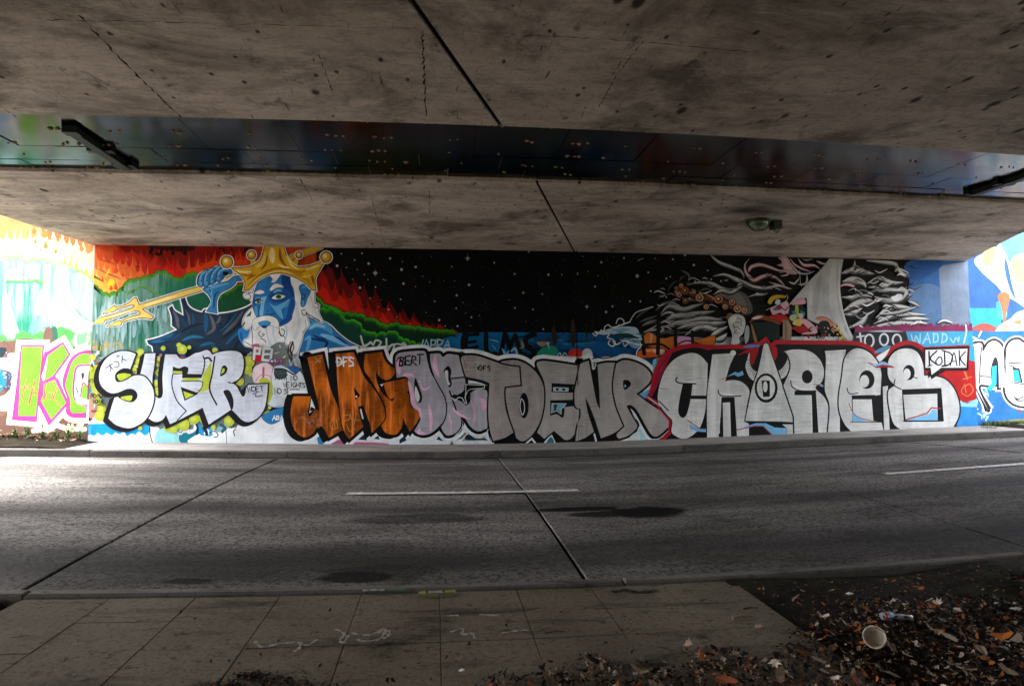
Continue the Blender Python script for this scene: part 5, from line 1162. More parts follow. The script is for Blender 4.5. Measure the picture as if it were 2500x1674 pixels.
a.fill('1682,712c 1765,708c 1776,1106c 1690,1110c', SV, kind='s'); a.oval(1800,150,32,32,'d8dad8'); a.line('1632,570 1640,610 1700,640 1890,636', 12, '0a0a0c'); a.line('1650,600 1820,628', 8, 'eeeeec'); a.line('1662,880 1655,1010 1660,1090', 14, '0a0a0c'); a.oval(1660,1080,26,28,'0a0a0c')
a.line('1635,465 1720,425 1800,380', 6, RED); a.fill('1735,415c 1820,362c 1860,375c 1905,350c 1920,395c 1860,418c 1810,395c', SKYB)
a.build('painted_letters', wall)
a = Art(W, 'H')
for p in ('80,205 62,260 48,320 78,400 125,440c 152,365c 105,335 82,280','385,215 408,270 402,340 372,395 325,422c 303,360c 350,325 385,265'): L(p, 9)
for i in range(9):
    t = i/8; a.line([(lerp(55,128,t), lerp(260,430,t**.8)), (lerp(85,148,t), lerp(265,372,t))], 4, '2a2a2c', False); a.line([(lerp(408,322,t), lerp(270,418,t**.8)), (lerp(385,306,t), lerp(262,366,t))], 4, '2a2a2c', False)
L('195,140c 210,125c 232,140c 300,340 360,500 478,772c 345,762 45,756c 100,500 150,350', 16)
a.oval(215,490,94,120,'0a0a0c'); a.oval(213,488,74,98,SV,kind='s'); a.fill('178,430c 245,430c 245,560c 190,562c', '0a0a0c'); a.oval(208,480,18,44,'d6d6d4')
a.fill('-5,800c 75,795c 75,890c -5,890c', SV); a.fill('0,815c 130,775c 212,775c 285,810c 380,815c 376,882c 270,882c 195,802c 120,800c', SKYB); a.line('-30,830 120,800 190,800 275,882', 7, RED, False); a.fill('345,785c 440,785c 442,870c 380,875c 382,815c', SV, kind='s')
L('330,205c 430,180 560,190 650,260 685,360 665,440 615,490 690,570 725,680 712,855c 640,858c 615,545c 585,545c 592,858c 445,868c 440,720c 355,470c 410,340 405,260 370,200')
a.fill('445,512c 618,510c 640,860c 597,860c 583,548c 445,548c', '0a0a0c'); a.oval(548,400,44,54,'0a0a0c'); a.line('505,400 520,360 560,345', 5, '0a0a0c'); a.line('415,430 425,480 490,512 620,514', 9, '0a0a0c'); a.line('440,470 500,498 580,500', 6, 'f0f0ee'); a.fill('645,450c 680,470c 765,435c 680,485c 650,475c', SKYB); a.line('600,458 680,478 770,432', 5, RED, False)
L('690,190c 862,180c 830,380 815,560 812,850c 715,856c 730,640 700,540 690,480 700,260')
L('830,400 850,260 900,190 970,170 1060,210 1130,300 1150,380c 1142,545c 1092,552c 1110,762c 1150,766c 1166,832c 905,842c 850,780 810,680 805,560')
a.fill('905,550c 1098,546c 1115,760c 1085,760c 1070,582c 912,582c', '0a0a0c'); a.line('900,764 1152,766', 7, '0a0a0c', False); a.line('912,580 918,764', 7, '0a0a0c', False); a.fill('912,675c 960,725c 1035,757c 918,760c', SKYB); a.line('885,615 920,690 970,730 1080,757', 6, RED); a.oval(1032,422,62,76,'0a0a0c'); a.oval(1012,435,38,50,SV); a.line('870,490 890,535 960,532', 8, '0a0a0c'); a.line('870,250 900,200 960,180', 5, '9a9a98')
L('1160,480c 1202,472c 1216,826c 1172,832c', 7)
L('1200,360 1210,260 1270,190 1360,170 1440,200 1485,290 1495,390c 1590,395 1680,430 1745,510 1780,620 1775,720 1730,812c 1600,822 1310,826c 1250,780 1215,660 1205,520 1260,470c 1215,420')
a.fill('1315,502c 1636,490c 1656,756c 1330,758c', '0a0a0c'); a.fill('1326,546c 1602,536c 1606,750c 1346,746c', SV, kind='s'); a.fill('1350,752c 1540,700c 1560,665c 1600,665c 1605,752c', SKYB); a.line('1345,748 1520,695 1555,650 1625,656', 10, RED, False); a.oval(1372,365,48,62,'0a0a0c'); a.oval(1356,376,30,44,SV); a.line('1260,420 1255,470 1310,500', 9, '0a0a0c'); a.line('1400,400 1440,410', 7, '0a0a0c'); a.line('1325,760 1650,758', 8, '0a0a0c', False)
a.fill('1030,282c 1105,300c 1150,275c 1175,275c 1262,328c 1160,322c 1110,330c', RED); a.fill('1060,295c 1110,300c 1150,278c 1180,280c 1240,312c 1160,300c 1105,318c', SKYB)
a.build('painted_letters', wall)
a = Art(W, 'H')
a.fill('1490,158c 1868,140c 1868,155c 1858,352c 1495,352c', RED); a.fill('1493,165c 1860,153c 1855,348c 1495,348c', '0a0a0c'); a.fill('1506,182c 1848,172c 1838,326c 1506,326c', 'd9dadb')
a.fill('1535,350c 1660,350c 1640,365 1555,420c 1545,395c 1525,415c', '0a0a0c'); a.fill('1548,322c 1640,322c 1556,385c', 'd6d7d8')
for p, w_ in (('1535,195 1540,310',13),('1600,190 1545,250 1600,300',12),('1615,240 1590,275 1610,305 1640,285 1635,245 1612,240',10),('1660,190 1665,310',12),('1640,185 1710,210 1725,260 1690,305 1640,315',11),('1708,310 1738,205 1762,310',9),('1718,276 1758,274',8),('1780,185 1784,308',10),('1832,195 1790,250 1830,308',10),('1525,315 1560,305',8),('1640,310 1700,300',7)): a.line(p, w_, '141416')
a.build('painted_sign', wall, 'white speech-bubble box lettered KODAK in black')

# ================================================================== wing walls
def wing(name, x0, sgn, ang, length, label, z0, z1):
    d = Vector((sgn*math.cos(ang), math.sin(ang), 0)); n_ = Vector((d.y*sgn, -d.x*sgn, 0)).normalized()
    if n_.y > 0: n_ = -n_
    O = Vector((x0, D, 0)); e = empty(name, O); tag(e, label, 'wall', 'wing walls')
    back = -n_*.5; p = [O, O+d*length]
    vs = [p[0]+Vector((0,0,-.4)), p[1]+Vector((0,0,-.4)), p[1]+Vector((0,0,z1)), p[0]+Vector((0,0,z0))]
    vs = vs+[q+back for q in vs]
    mb = MB(); mb.add(vs, [(0,1,2,3),(7,6,5,4),(0,4,5,1),(1,5,6,2),(2,6,7,3),(3,7,4,0)], M_wall)
    child(mb.build('wall_panel'), e)
    return e, Surf(O, n_, (O.x-length*.95, O.x-.012) if sgn < 0 else (O.x+.012, O.x+length*.95))
wl, WL = wing('wing_abutment', WX0-.004, -1, math.radians(14), 10, 'sunlit wing wall with flames, bushes and a lime green letter K outlined in pink', 6.5, 5.2)
wr, WR = wing('wing_abutment', WX1+.004, 1, math.radians(16), 12, 'sunlit wing wall with blue paint, a pale horse shape and bulging white letters', 6.5, 5.6)
del wl['group'], wr['group']
a = Art(WL, 'K')
EDGE = [(1103,-800),(1103,460),(1075,900),(1035,1400),(1020,1560)]
a.fill([(-2600,-200),(1103,-400),(1103,455),(1077,870),(1010,1600),(-2600,1600)], 'cc7a48', False)
def wf(x0, x1, yv, hh, n, bottom, colr, seed):
    e = flame_edge((x0, x1), yv, hh, n, .05, random.Random(seed)); k = CROPS[a.crop]
    a.fill(a.pts(e, True, False, 4)+[(k[0]+p_/k[2], k[1]+q_/k[2]) for p_, q_ in bottom], colr, raw=True)
a.fill('480,120 1103,120 1103,470 1000,640 850,560 760,600 700,450 560,470', 'c9542c')
wf(-2600, 1098, tb((0,300),(.84,380),(.92,470),(1,560)), const(170), 46, [(1080,900),(-2600,900)], 'e8b47e', 31)
wf(-2600, 1090, tb((0,460),(.84,540),(.92,640),(1,740)), const(180), 42, [(1078,950),(-2600,950)], 'f0d8b0', 32)
wf(700, 1082, tb((0,640),(1,820)), const(140), 6, [(1078,950),(700,950)], 'e6b03c', 33)
for x, y, s in ((505,340,36),(385,305,26),(455,230,24),(515,470,26),(560,380,22),(995,520,34),(920,500,28),(460,510,12),(400,420,16),(630,530,20)): a.fill([(x,y-s*3,True),(x-s*.45,y-s*1.2),(x-s,y),(x,y+s),(x+s,y),(x+s*.45,y-s*1.2)], 'd0602e')
a.build('painted_flames', wl)
a = Art(WL, 'K')
bush(a, '-2600,760 -2000,640 -1500,720 -1000,640 -600,700 -300,640 150,620 280,650 330,640 430,650 520,640 600,680 650,700 760,700 850,760 930,810 1010,850 1074,890', 60, '1060,1100 1000,1620 -2600,1620', rng, ('8ccf6a','6cb890',('4fa28a','v')), '2a3a2a', (0, 26), 5)
for p, c in (('60,800 240,790 240,1450 40,1480','b4dcdc'),('640,700 760,720 800,1000 1000,1250 1000,1500 620,1500 640,1000','cadbe2'),('360,1000 480,960 560,1100 480,1230 340,1210','d6e8e6'),('820,780 1040,880 1030,1300 860,1200','7fa8a0')): a.fill(p, c, True, 'v')
bush(a, '90,900 130,820 250,790 310,860 370,880 440,860 480,900', 40, '440,1000 300,1500 240,1500 80,1000', rng, ('6cb040','2f8f70',('1c8266','v')), '4c6a30', (-8, 18), 4)
for i in range(70):
    x, y = rng.uniform(0, 1010), rng.uniform(900, 1350); l = rng.uniform(80, 300); a.line([(x, y), (x+rng.uniform(-6,6), y+l)], rng.uniform(6, 26), rng.choice(('cfe4e4','9ccfc8','5fae98','dfeaec','7fb4a8')), taper=1)
bush(a, '-200,1480 0,1470 80,1520 150,1560 220,1440 300,1450 420,1490 500,1440 640,1430 740,1410 860,1480 1000,1500', 40, '1010,1700 -200,1700', rng, ('5fae52','4a9a4a'), None, (0, 14))
a.fill('570,1400 640,1380 650,1560 560,1560', '2f5a48'); a.line('700,1040 760,1110 860,1180 900,1230 1000,1300', 6, '3a5048'); a.line('480,1390 600,1360 650,1340 690,1290', 7, '4a5650')
a.build('painted_bushes', wl)
a = Art(WL, 'L')
a.fill('-2800,200 -1500,150 -500,160 60,170 300,130 560,150 800,180 900,240 1130,230 1060,1400 -2800,1400', '6c4e42'); a.fill('560,20 640,10 640,160 540,150', '6f5046')
for p, w_, c in (('60,180 120,260 150,300 140,520',50,'6a4a40'),('150,560 170,700 150,830',40,'9a7c70'),('20,1060 120,980 160,900',60,'7a5a4c'),('100,1200 300,1220 420,1210',60,'6e5248')): a.line(p, w_, c)
for p, c in (('-60,260 80,250 60,330 -40,420','1c2c36'),('-100,500 20,520 80,600 60,720 -80,840','1f7cc0'),('60,530 130,550 160,690 70,790 90,640','4a4048'),('-100,400 80,370 160,460 150,540 60,520 -60,480','dde4ea'),('-100,900 60,830 150,760 150,980 0,1020','dfe6ea'),('90,330 180,310 190,420 130,440','8c8490'),('880,150 1130,40 1120,230 960,250','6fae78')): a.fill(p, c)
for i in range(40):
    x, y = rng.uniform(-60, 170), rng.uniform(300, 1000); a.line([(x, y), (x+rng.uniform(-30,30), y+rng.uniform(-30,30))], rng.uniform(8,20), rng.choice(('2a86cc','e6ecf0','1c2c40','50a0d8','d0d8e0')), False)
a.line('960,60 930,140 950,220 1000,230 1070,190 1100,130', 34, 'e9dcae'); a.line('1100,60 1080,160', 28, 'e9dcae')
a.line('420,1270 520,1260 640,1250 700,1200 820,1240 1050,1250', 60, 'e0dcdc'); a.fill('480,1150 520,1130 540,1190 490,1200','6a4c44')
for p in ('790,1200 830,1280 850,1190 880,1270','900,1190 900,1280 960,1230','960,1200 1030,1190 980,1240 1040,1260'): a.line(p, 22, 'ead9a0')
K1 = '275,225c 540,222c 505,580 490,640 520,600 560,330 600,300 780,190c 865,330c 670,600c 715,640c 845,930c 610,1190c 500,960c 470,940c 450,1150c 165,1125c 215,740'
C1 = '1115,290c 1020,300 900,370 820,540 790,700 850,880 830,1030 900,1095 1060,1100c 1068,960c 960,950 915,840 920,640 960,480 1105,460c'
for p in (K1, C1): q = a.pts(p); a.line(q, 150, 'eadfb0', raw=True, closed=True)
for p in (K1, C1): q = a.pts(p); a.line(q, 130, 'eeeef0', raw=True, closed=True)
for p in (K1, C1): q = a.pts(p); a.line(q, 26, 'c03a6e', raw=True, closed=True); a.fill(q, 'b63a8a', raw=True)
for p in ('278,235c 530,235c 500,560 470,860 445,1085c 232,1085c 255,600','592,345c 780,205c 850,325c 660,590c 540,660c 570,450','545,690c 680,640c 820,925c 640,1130c 510,900c 540,800','1110,320c 1000,330 900,420 850,560 815,720 870,880 880,1030 960,1050 1062,1045c 1066,970c 960,940 905,840 905,660 950,470 1108,450c'): a.fill(p, '6fae2e')
a.fill('520,600c 600,340c 560,620c 540,660c', 'e8e8ea'); a.fill('975,520 1100,500c 1075,930c 990,880 950,740','eceaea'); a.fill('1000,850c 1030,680c 1085,720c 1075,890c','6fae2e'); a.line('1000,850 1030,680 1085,730', 18, 'c03a6e'); a.fill('1010,560 1045,560 1040,620 1015,630', '3c3440'); a.fill('720,600c 750,545c 735,600c','5a5458'); a.line('950,740 965,800', 20, '5a5458', False)
for p in ('330,630 300,760 270,930','380,690 300,750 260,720','320,760 400,760 340,980','430,650 400,800 370,940','440,660 440,830','380,800 480,800','480,900 510,660 550,900 560,630','690,680 610,660 560,740 580,860 650,880 700,760 680,680','600,800 660,800 660,850 760,970'): a.line(p, 11, 'cf4a5e')
a.build('painted_letters', wl, 'lime green letters K and C with pink shadow and white halo')
# right wing
a = Art(WR, 'G')
a.fill([(480,-300),(1500,-300),(1500,1500),(560,1500),(500,760),(470,320)], '2a5c9c', False)
a.fill('505,640c 720,640c 740,780c 515,785c', '2aa0dc'); a.fill('700,600 760,600 780,700 720,720', '3f9ad6')
a.fill('540,280 700,190 820,60 760,300 800,500 870,600 1000,640 1000,700 860,600 760,540 700,470 600,380', 'e9d9c8'); a.fill('720,180 780,300 820,480 870,600 1000,620 1000,280 870,250 800,280 760,200', 'ecc9a6'); a.fill('600,240 690,190 680,280 620,330', 'd9c070'); a.fill('740,150 900,60 1100,0 1100,200 860,250 800,300 770,240', '5fa6dc'); a.fill('830,260 1000,240 1000,420 850,440 820,360', 'e6a878')
a.fill('710,550 760,520 800,560 770,700 790,760 760,780 740,640', 'c06a44'); a.fill('520,800 600,750 700,780 720,810', '9a4a42'); a.fill('680,850 720,770 800,720 880,660 1100,650 1100,900 760,880', 'ecc8a4'); a.fill('820,740 880,730 870,760','b07a5a'); a.line('760,780 790,850', 20, 'd8a070')
a.fill('515,815c 1100,800c 1100,1500c 545,1500c', '1f6cae'); a.fill('705,1235c 790,1225c 830,1330c 800,1330c', 'b02a28'); a.fill('830,1350c 890,1355c 880,1415c', 'b02a28'); a.line('740,1400 860,1380', 16, 'a04a5a', taper=1)
for i in range(30):
    x, y = rng.uniform(545, 640), rng.uniform(1250, 1440); a.line([(x, y), (x+rng.uniform(-20,20), y+rng.uniform(-20,30))], rng.uniform(5,16), rng.choice(('d6e4ee','a8cfe6','5aa6d8')), False)
a.line('520,850 560,870', 14, 'd0d8e0', False); a.line('570,850 590,810', 12, 'd0d8e0', False)
a.build('painted_horse', wr)
a = Art(WR, 'G')
n1 = '525,905c 590,900 600,960 640,900 690,880 740,920 755,1000 760,1100 790,1220c 720,1225c 715,1080 690,1000 660,1080 665,1210c 585,1200c 570,1240 640,1390c 545,1215c 530,1000'
n2 = '770,960 800,890 860,870 920,900 1060,880 1100,1000 1090,1200 1000,1330 900,1360 810,1330 765,1250 770,1100'
for p in (n1, n2): q = a.pts(p); a.line(q, 56, 'e0e2e8', raw=True, closed=True); a.line(q, 34, '17171c', raw=True, closed=True)
for p in (n1, n2): a.fill(a.pts(p), 'ebeced', raw=True)
a.fill('660,1080 690,1000 715,1050 715,1215c 620,1230c 665,1200','17171c'); a.fill('668,1070c 702,1062c 700,1200c 660,1250c 625,1235c 665,1190c','28b0dc'); a.fill('820,1075c 870,1080c 895,1190c 830,1180c','17171c'); a.fill('826,1095c 860,1095c 880,1180c 832,1175c','28b0dc')
for p in ('590,930 580,1060 575,1190','585,1140 655,1145','790,1045 900,1040','800,1060 830,1075','815,1185 905,1200','830,1290 860,1310 900,1290','840,1310 870,1325 905,1310','770,960 760,1080'): a.line(p, 9, '24242a')
a.build('painted_letters', wr, 'white bubble letters with cyan insides')
# ================================================================== things in the place
walk_z = lambda x, y: sag(x, y)+.113
rr = random.Random(21)
# raised buttons on the lane line
M_btn = flat('white_ceramic_button', (.62,.58,.50), .35, .5, 0, .25, 20)
def dome(name, loc, rad, h):
    mb = MB(); n, m = 12, 4; vs = []
    for j in range(m):
        t = j/(m-1)*math.pi/2*.96
        for i in range(n): vs.append((rad*math.cos(t)*math.cos(i*2*math.pi/n), rad*math.cos(t)*math.sin(i*2*math.pi/n), h*math.sin(t)))
    fs = [(j*n+i, j*n+(i+1) % n, (j+1)*n+(i+1) % n, (j+1)*n+i) for j in range(m-1) for i in range(n)]+[tuple((m-1)*n+i for i in range(n))]
    mb.add(vs, fs, M_btn); o = mb.build(name, None, True); o.location = loc; return o
for u, v in ((882,1206),(1016,1204),(1146,1203),(1299,1199),(2189,1161),(2318,1154),(2424,1147)):
    q = on_ground(u, v, road_z); o = dome('road_button', (q.x, LY, road_z(q.x, LY)+.008), .05, .022)
    tag(o, 'round white raised button on the lane dash that crosses a slab joint' if u < 2000 else 'round white raised button on the lane dash near the sunlit opening', 'road marker', 'raised buttons on the lane line')

# soffit lamp
lp = on_soffit(1852, 538); lz = soffit(lp.x, lp.y)
lamp = tag(empty('tunnel_lamp', (lp.x, lp.y, lz)), 'grimy oval bulkhead lamp fixed under the bridge deck, soot round it', 'lamp')
M_glass = (lambda t: t.out(t.mix((.07,.09,.06), (.30,.36,.26), t.ramp(t.noise(t.pos, 9, 4, .6), [(.35,0),(.6,1)])), .12, .6))(NT('grimy_lamp_glass'))
M_dkm = flat('lamp_iron', (.018,.02,.016), .5, .5)
mb = MB(); n, m = 20, 6; vs = []
for j in range(m):
    t = j/(m-1)*math.pi/2*.97
    for i in range(n): vs.append((.20*math.cos(t)*math.cos(i*2*math.pi/n), .15*math.cos(t)*math.sin(i*2*math.pi/n), -.045-.13*math.sin(t)))
mb.add(vs, [(j*n+i, (j+1)*n+i, (j+1)*n+(i+1) % n, j*n+(i+1) % n) for j in range(m-1) for i in range(n)]+[tuple((m-1)*n+i for i in range(n-1,-1,-1))], M_glass)
mb.build('lens', lamp, True)
mb = MB(); mb.tube([(0,0,.02),(0,0,-.05)], .23, M_dkm, 20); mb.build('rim', lamp)
for k in range(3):
    mb = MB(); a_ = k*math.pi/3; mb.tube([(.225*math.cos(a_)*math.cos(t), .175*math.sin(a_)*math.cos(t), -.05-.15*math.sin(t)) for t in [i*math.pi/8 for i in range(9)]], .009, M_dkm, 6); mb.build('guard_bar', lamp)
mb = MB(); mb.box((.26,-.09,-.16), (.42,.09,.02), M_dkm); mb.box((.22,-.03,-.10), (.262,.03,-.04), M_dkm); mb.tube([(.34,.0,-.16),(.40,.02,-.19)], .05, M_glass, 10); mb.build('junction_box', lamp)

# ---------------------------------------------------------------- leaves
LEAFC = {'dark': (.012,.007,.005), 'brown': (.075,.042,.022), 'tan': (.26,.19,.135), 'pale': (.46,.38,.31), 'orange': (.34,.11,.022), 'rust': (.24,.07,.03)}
M_leaf = {}
for k_, c_ in LEAFC.items():
    t = NT('leaf_'+k_); nn = t.noise(t.pos, 60, 3, .6)
    M_leaf[k_] = t.out(t.mix(tuple(k*.55 for k in c_), tuple(min(1, k*1.3) for k in c_), nn), .7, .12)
def leaf_shape(r, kind, size):
    """outline points (x, y) of one leaf and a curl"""
    if kind == 'maple':
        rad = [(0,1.),(18,.55),(40,.9),(62,.42),(95,.75),(125,.36),(160,.40),(180,.30)]
        pts = [(math.sin(math.radians(a_))*q, math.cos(math.radians(a_))*q) for a_, q in rad]
        pts += [(-math.sin(math.radians(a_))*q, math.cos(math.radians(a_))*q) for a_, q in rad[-2:0:-1]]
    else:
        pts = [(math.sin(a_)*(.42+.1*math.sin(3*a_)), math.cos(a_)) for a_ in [i*math.pi/5 for i in range(10)]]
    cx, cy_, tw = r.uniform(-1.1,1.1), r.uniform(-.5,1.4), r.uniform(-.5,.5)
    out = []
    for x, y in pts:
        x *= r.uniform(.8,1.15); y *= r.uniform(.85,1.12)
        z = cx*x*x*.5+cy_*y*y*.28+tw*x*y*.6+r.uniform(-.05,.05)
        out.append(Vector((x*size, y*size, z*size)))
    return out
def add_leaf(mb, r, loc, size, mat, tilt=.5, kind=None):
    pts = leaf_shape(r, kind or r.choice(('maple','oval','oval')), size)
    rot = Matrix.Rotation(r.uniform(0,6.28), 3, 'Z') @ Matrix.Rotation(r.uniform(-tilt,tilt), 3, 'X') @ Matrix.Rotation(r.uniform(-tilt,tilt), 3, 'Y')
    pts = [rot @ p for p in pts]; zmin = min(p.z for p in pts)
    vs = [Vector(loc)+p-Vector((0,0,zmin)) for p in pts]; c_ = sum(vs, Vector())/len(vs); n = len(vs)
    c_ += Vector((0,0,-.12*size))
    mb.add(vs+[c_], [(i, (i+1) % n, n) for i in range(n)], mat)
pick = lambda r, wts: r.choices(list(wts), list(wts.values()))[0]
WT = {'dark': .38, 'brown': .22, 'tan': .16, 'pale': .09, 'orange': .08, 'rust': .07}
edge_px = [(1100,1690),(1200,1652),(1300,1616),(1500,1608),(1640,1604),(1700,1588),(1840,1588),(1965,1538),(1935,1505),(1990,1490),(2150,1470),(2500,1430)]
edge = [on_ground(u, v, walk_z) for u, v in edge_px]
def litter_limit(x):
    if x < edge[0].x: return -9
    for p, q in zip(edge, edge[1:]):
        if p.x <= x <= q.x: return lerp(p.y, q.y, (x-p.x)/max(1e-6, q.x-p.x))
    return 4.3
def top_z(x, y):
    on_walk = -2.9 < x < 2.31
    return (walk_z(x, y) if on_walk else ground_z(x, y)+.012)
mb = MB(); r = random.Random(5); cnt = 0
while cnt < 19000:
    x = r.uniform(.1, 5.6); y = r.uniform(2.5, 4.45); lim = litter_limit(x)+.06*math.sin(x*9)+.04*math.sin(x*23)
    if y > lim+r.gauss(0, .03): continue
    depth = clamp((lim-y)/.25)
    if r.random() > .25+.75*depth: continue
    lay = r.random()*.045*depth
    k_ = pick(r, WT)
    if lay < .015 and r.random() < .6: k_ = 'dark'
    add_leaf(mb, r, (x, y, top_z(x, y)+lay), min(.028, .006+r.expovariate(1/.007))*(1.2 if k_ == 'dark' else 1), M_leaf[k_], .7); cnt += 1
for i in range(900):                                             # damp patches of broken leaf on the slabs
    u, v, ru, rv = r.choice(((690,1668,90,16),(620,1650,40,8),(560,1680,60,14),(820,1690,90,14)))
    q = on_ground(r.gauss(u, ru*.6), r.gauss(v, rv*.6), walk_z); add_leaf(mb, r, (q.x, q.y, q.z+r.random()*.006), r.uniform(.005,.016), M_leaf[pick(r, {'dark':.8,'brown':.15,'orange':.05})], .3)
for i in range(1300):                                             # thin scatter over the bare strip beside the kerb
    x = r.uniform(2.4, 6); y = r.uniform(3.6, 4.6); add_leaf(mb, r, (x, y, top_z(x, y)), r.uniform(.008,.024), M_leaf[pick(r, {'dark':.55,'brown':.3,'tan':.1,'orange':.05})], .4)
for i in range(500):                                             # dead leaves at the foot of the sunlit wing wall
    x = r.uniform(-12, -7.5); y = D+.02-(x+7.35)*.24-abs(r.gauss(0,.22))
    add_leaf(mb, r, (x, y, ground_z(x, y)+.01), r.uniform(.02,.05), M_leaf[pick(r, {'brown':.4,'tan':.4,'rust':.2})], .6)
tag(mb.build('leaf_litter'), 'deep drift of dark brown fallen leaves over the footpath edge', 'leaves', kind='stuff')
# loose single leaves
def single(u, v, size, k_, kind, label, group, f=None, dz=0):
    q = on_ground(u, v, f or (lambda x, y: top_z(x, y)), dz); mb = MB(); add_leaf(mb, rr, (0,0,0), size, M_leaf[k_], .45, kind)
    mb.v = [(a_, b__, c_) for a_, b__, c_ in mb.v]; o = mb.build('fallen_leaf'); o.location = (q.x, q.y, q.z+.004); tag(o, label, 'leaf', group); return o
for u, v, s_, k_ in ((1680,1580,.045,'tan'),(1710,1605,.05,'orange'),(1745,1600,.05,'orange'),(1810,1608,.05,'tan'),(2030,1585,.06,'brown'),(2075,1535,.05,'orange'),(2320,1560,.05,'pale'),(2395,1590,.06,'tan'),(2290,1545,.05,'tan'),(2450,1560,.06,'orange'),(2480,1565,.05,'pale'),(1905,1655,.06,'tan'),(1890,1625,.05,'pale'),(2360,1640,.06,'pale'),(2330,1630,.05,'tan'),(2120,1625,.05,'tan'),(2250,1440,.04,'orange'),(2290,1475,.05,'pale'),(2275,1480,.05,'orange'),(1770,1665,.06,'rust'),(2400,1610,.05,'orange'),(2000,1625,.05,'tan'),(2210,1600,.04,'pale'),(2460,1640,.05,'tan'),(1660,1650,.05,'brown'),(1560,1640,.05,'tan'),(1480,1650,.045,'brown'),(2180,1655,.05,'tan'),(2040,1660,.05,'pale'),(1960,1600,.045,'rust')):
    kd = rr.choice(('maple','oval'))
    single(u, v, s_, k_, kd, 'larger %s %s leaf lying on top of the leaf drift' % ({'rust': 'reddish'}.get(k_, k_), 'lobed' if kd == 'maple' else 'narrow'), 'large leaves on the leaf drift', None, .045)
single(1848, 1536, .05, 'tan', 'maple', 'pale curled maple leaf alone on the corner paving slab', None)
single(1347, 1613, .045, 'rust', 'oval', 'reddish leaf at the edge of the leaf drift on the footpath', None)
for i in range(70):
    u, v = rr.uniform(60, 1900), rr.uniform(1475, 1670)
    if v > 1600 and u > 1350: continue
    single(u, v, rr.uniform(.007,.022), pick(rr, {'dark':.75,'brown':.2,'orange':.05}), 'oval', 'small dark leaf scrap stuck to the footpath slabs', 'leaf scraps on the footpath')
def stick(u0, v0, u1, v1, rad, k_, label, f=None):
    p, q = (on_ground(*a_, lambda x, y: top_z(x, y)+.012) for a_ in ((u0, v0), (u1, v1))); mb = MB(); m_ = (p+q)/2+Vector((.004,.003,.004))
    mb.tube([p, lerp(p, m_, .5)+Vector((0,.004,0)), m_, q], [rad, rad*.95, rad*.8, rad*.4], M_leaf[k_], 6); tag(mb.build('twig', origin=p), label, 'twig')
stick(1788,1508,1838,1503,.011,'tan','short stripped twig lying on the corner paving slab')
stick(1815,1486,1850,1483,.005,'dark','thin dark twig lying on the corner paving slab')
stick(1935,1465,1951,1450,.006,'tan','bent pale twig on the bare soil beside the slab corner')
stick(1970,1672,2010,1656,.008,'tan','pale stick poking out of the leaf drift')
stick(1120,1612,1128,1600,.004,'tan','tiny bent twig on the plain footpath slabs')
stick(1330,1545,1380,1540,.004,'brown','thin brown twig lying along the footpath joint')

# ---------------------------------------------------------------- litter
M_foam = flat('white_foam', (.40,.35,.29), .6, .3, 0, .12, 25)
cp = on_ground(2150, 1582, lambda x, y: top_z(x, y)+.02)
cup = tag(empty('foam_cup', (cp.x, cp.y, cp.z)), 'torn white foam cup lying on its side in the leaf drift', 'cup')
mb = MB(); n = 20; vs = []; prof = [(.0,.020),(.0,.042),(.045,.052),(.085,.060)]
for ii, (h, rd) in enumerate(prof):
    for i in range(n):
        a_ = i*2*math.pi/n; jag = (.012*math.sin(3*a_)+.03*max(0, math.sin(a_-1.0)-.6)) if ii == 3 else 0
        vs.append((rd*math.cos(a_), rd*math.sin(a_), h-jag))
fs = [(j*n+i, j*n+(i+1) % n, (j+1)*n+(i+1) % n, (j+1)*n+i) for j in range(3) for i in range(n) if not (j == 2 and i in (3,4,5))]+[tuple(range(n-1,-1,-1))]
mb.add(vs, fs, M_foam); o = mb.build('cup_wall', cup, True)
md = o.modifiers.new('thick', 'SOLIDIFY'); md.thickness = .004
o.rotation_euler = (math.radians(66), math.radians(14), math.radians(-52)); o.location = (0, .03, .045)
mb = MB(); mb.tube([(.06*math.cos(i*2*math.pi/16), .06*math.sin(i*2*math.pi/16), 0) for i in range(17)], .0035, M_foam, 6, False)
o2 = mb.build('rim', cup, True); o2.rotation_euler = o.rotation_euler; o2.location = Vector(o.location)+o.rotation_euler.to_matrix() @ Vector((0,0,.078))
single(2170, 1580, .05, 'tan', 'maple', 'tan leaf leaning against the foam cup', None, None, .07).rotation_euler = (1.1, .2, .5)
M_pet = (lambda t: t.out((.62,.64,.66), .18, .6))(NT('clear_plastic')); M_pet.node_tree.nodes['Principled BSDF'].inputs['Transmission Weight'].default_value = .45
M_lr, M_lb = flat('label_red', (.35,.03,.05), .4), flat('label_blue', (.03,.22,.38), .4)
p, q = on_ground(2150, 1502, lambda x, y: top_z(x, y)+.03), on_ground(2226, 1506, lambda x, y: top_z(x, y)+.03)
bt = tag(empty('plastic_bottle', p), 'crushed clear plastic bottle with red and blue label on the leaf drift', 'bottle')
d = (q-p); ln = d.length; ang = math.atan2(d.y, d.x)
def ring(prof, mat, name, nn=14):
    mb = MB(); vs = []
    for (h, rd, sq) in prof:
        for i in range(nn):
            a_ = i*2*math.pi/nn; vs.append((h*ln, rd*math.cos(a_)*(1+sq*.2), rd*math.sin(a_)*(1-sq)+.0))
    mb.add(vs, [(j*nn+i, (j+1)*nn+i, (j+1)*nn+(i+1) % nn, j*nn+(i+1) % nn) for j in range(len(prof)-1) for i in range(nn)]+[tuple(range(nn)), tuple((len(prof)-1)*nn+i for i in range(nn-1,-1,-1))], mat)
    o = mb.build(name, bt, True); o.rotation_euler = (0, .03, ang); return o
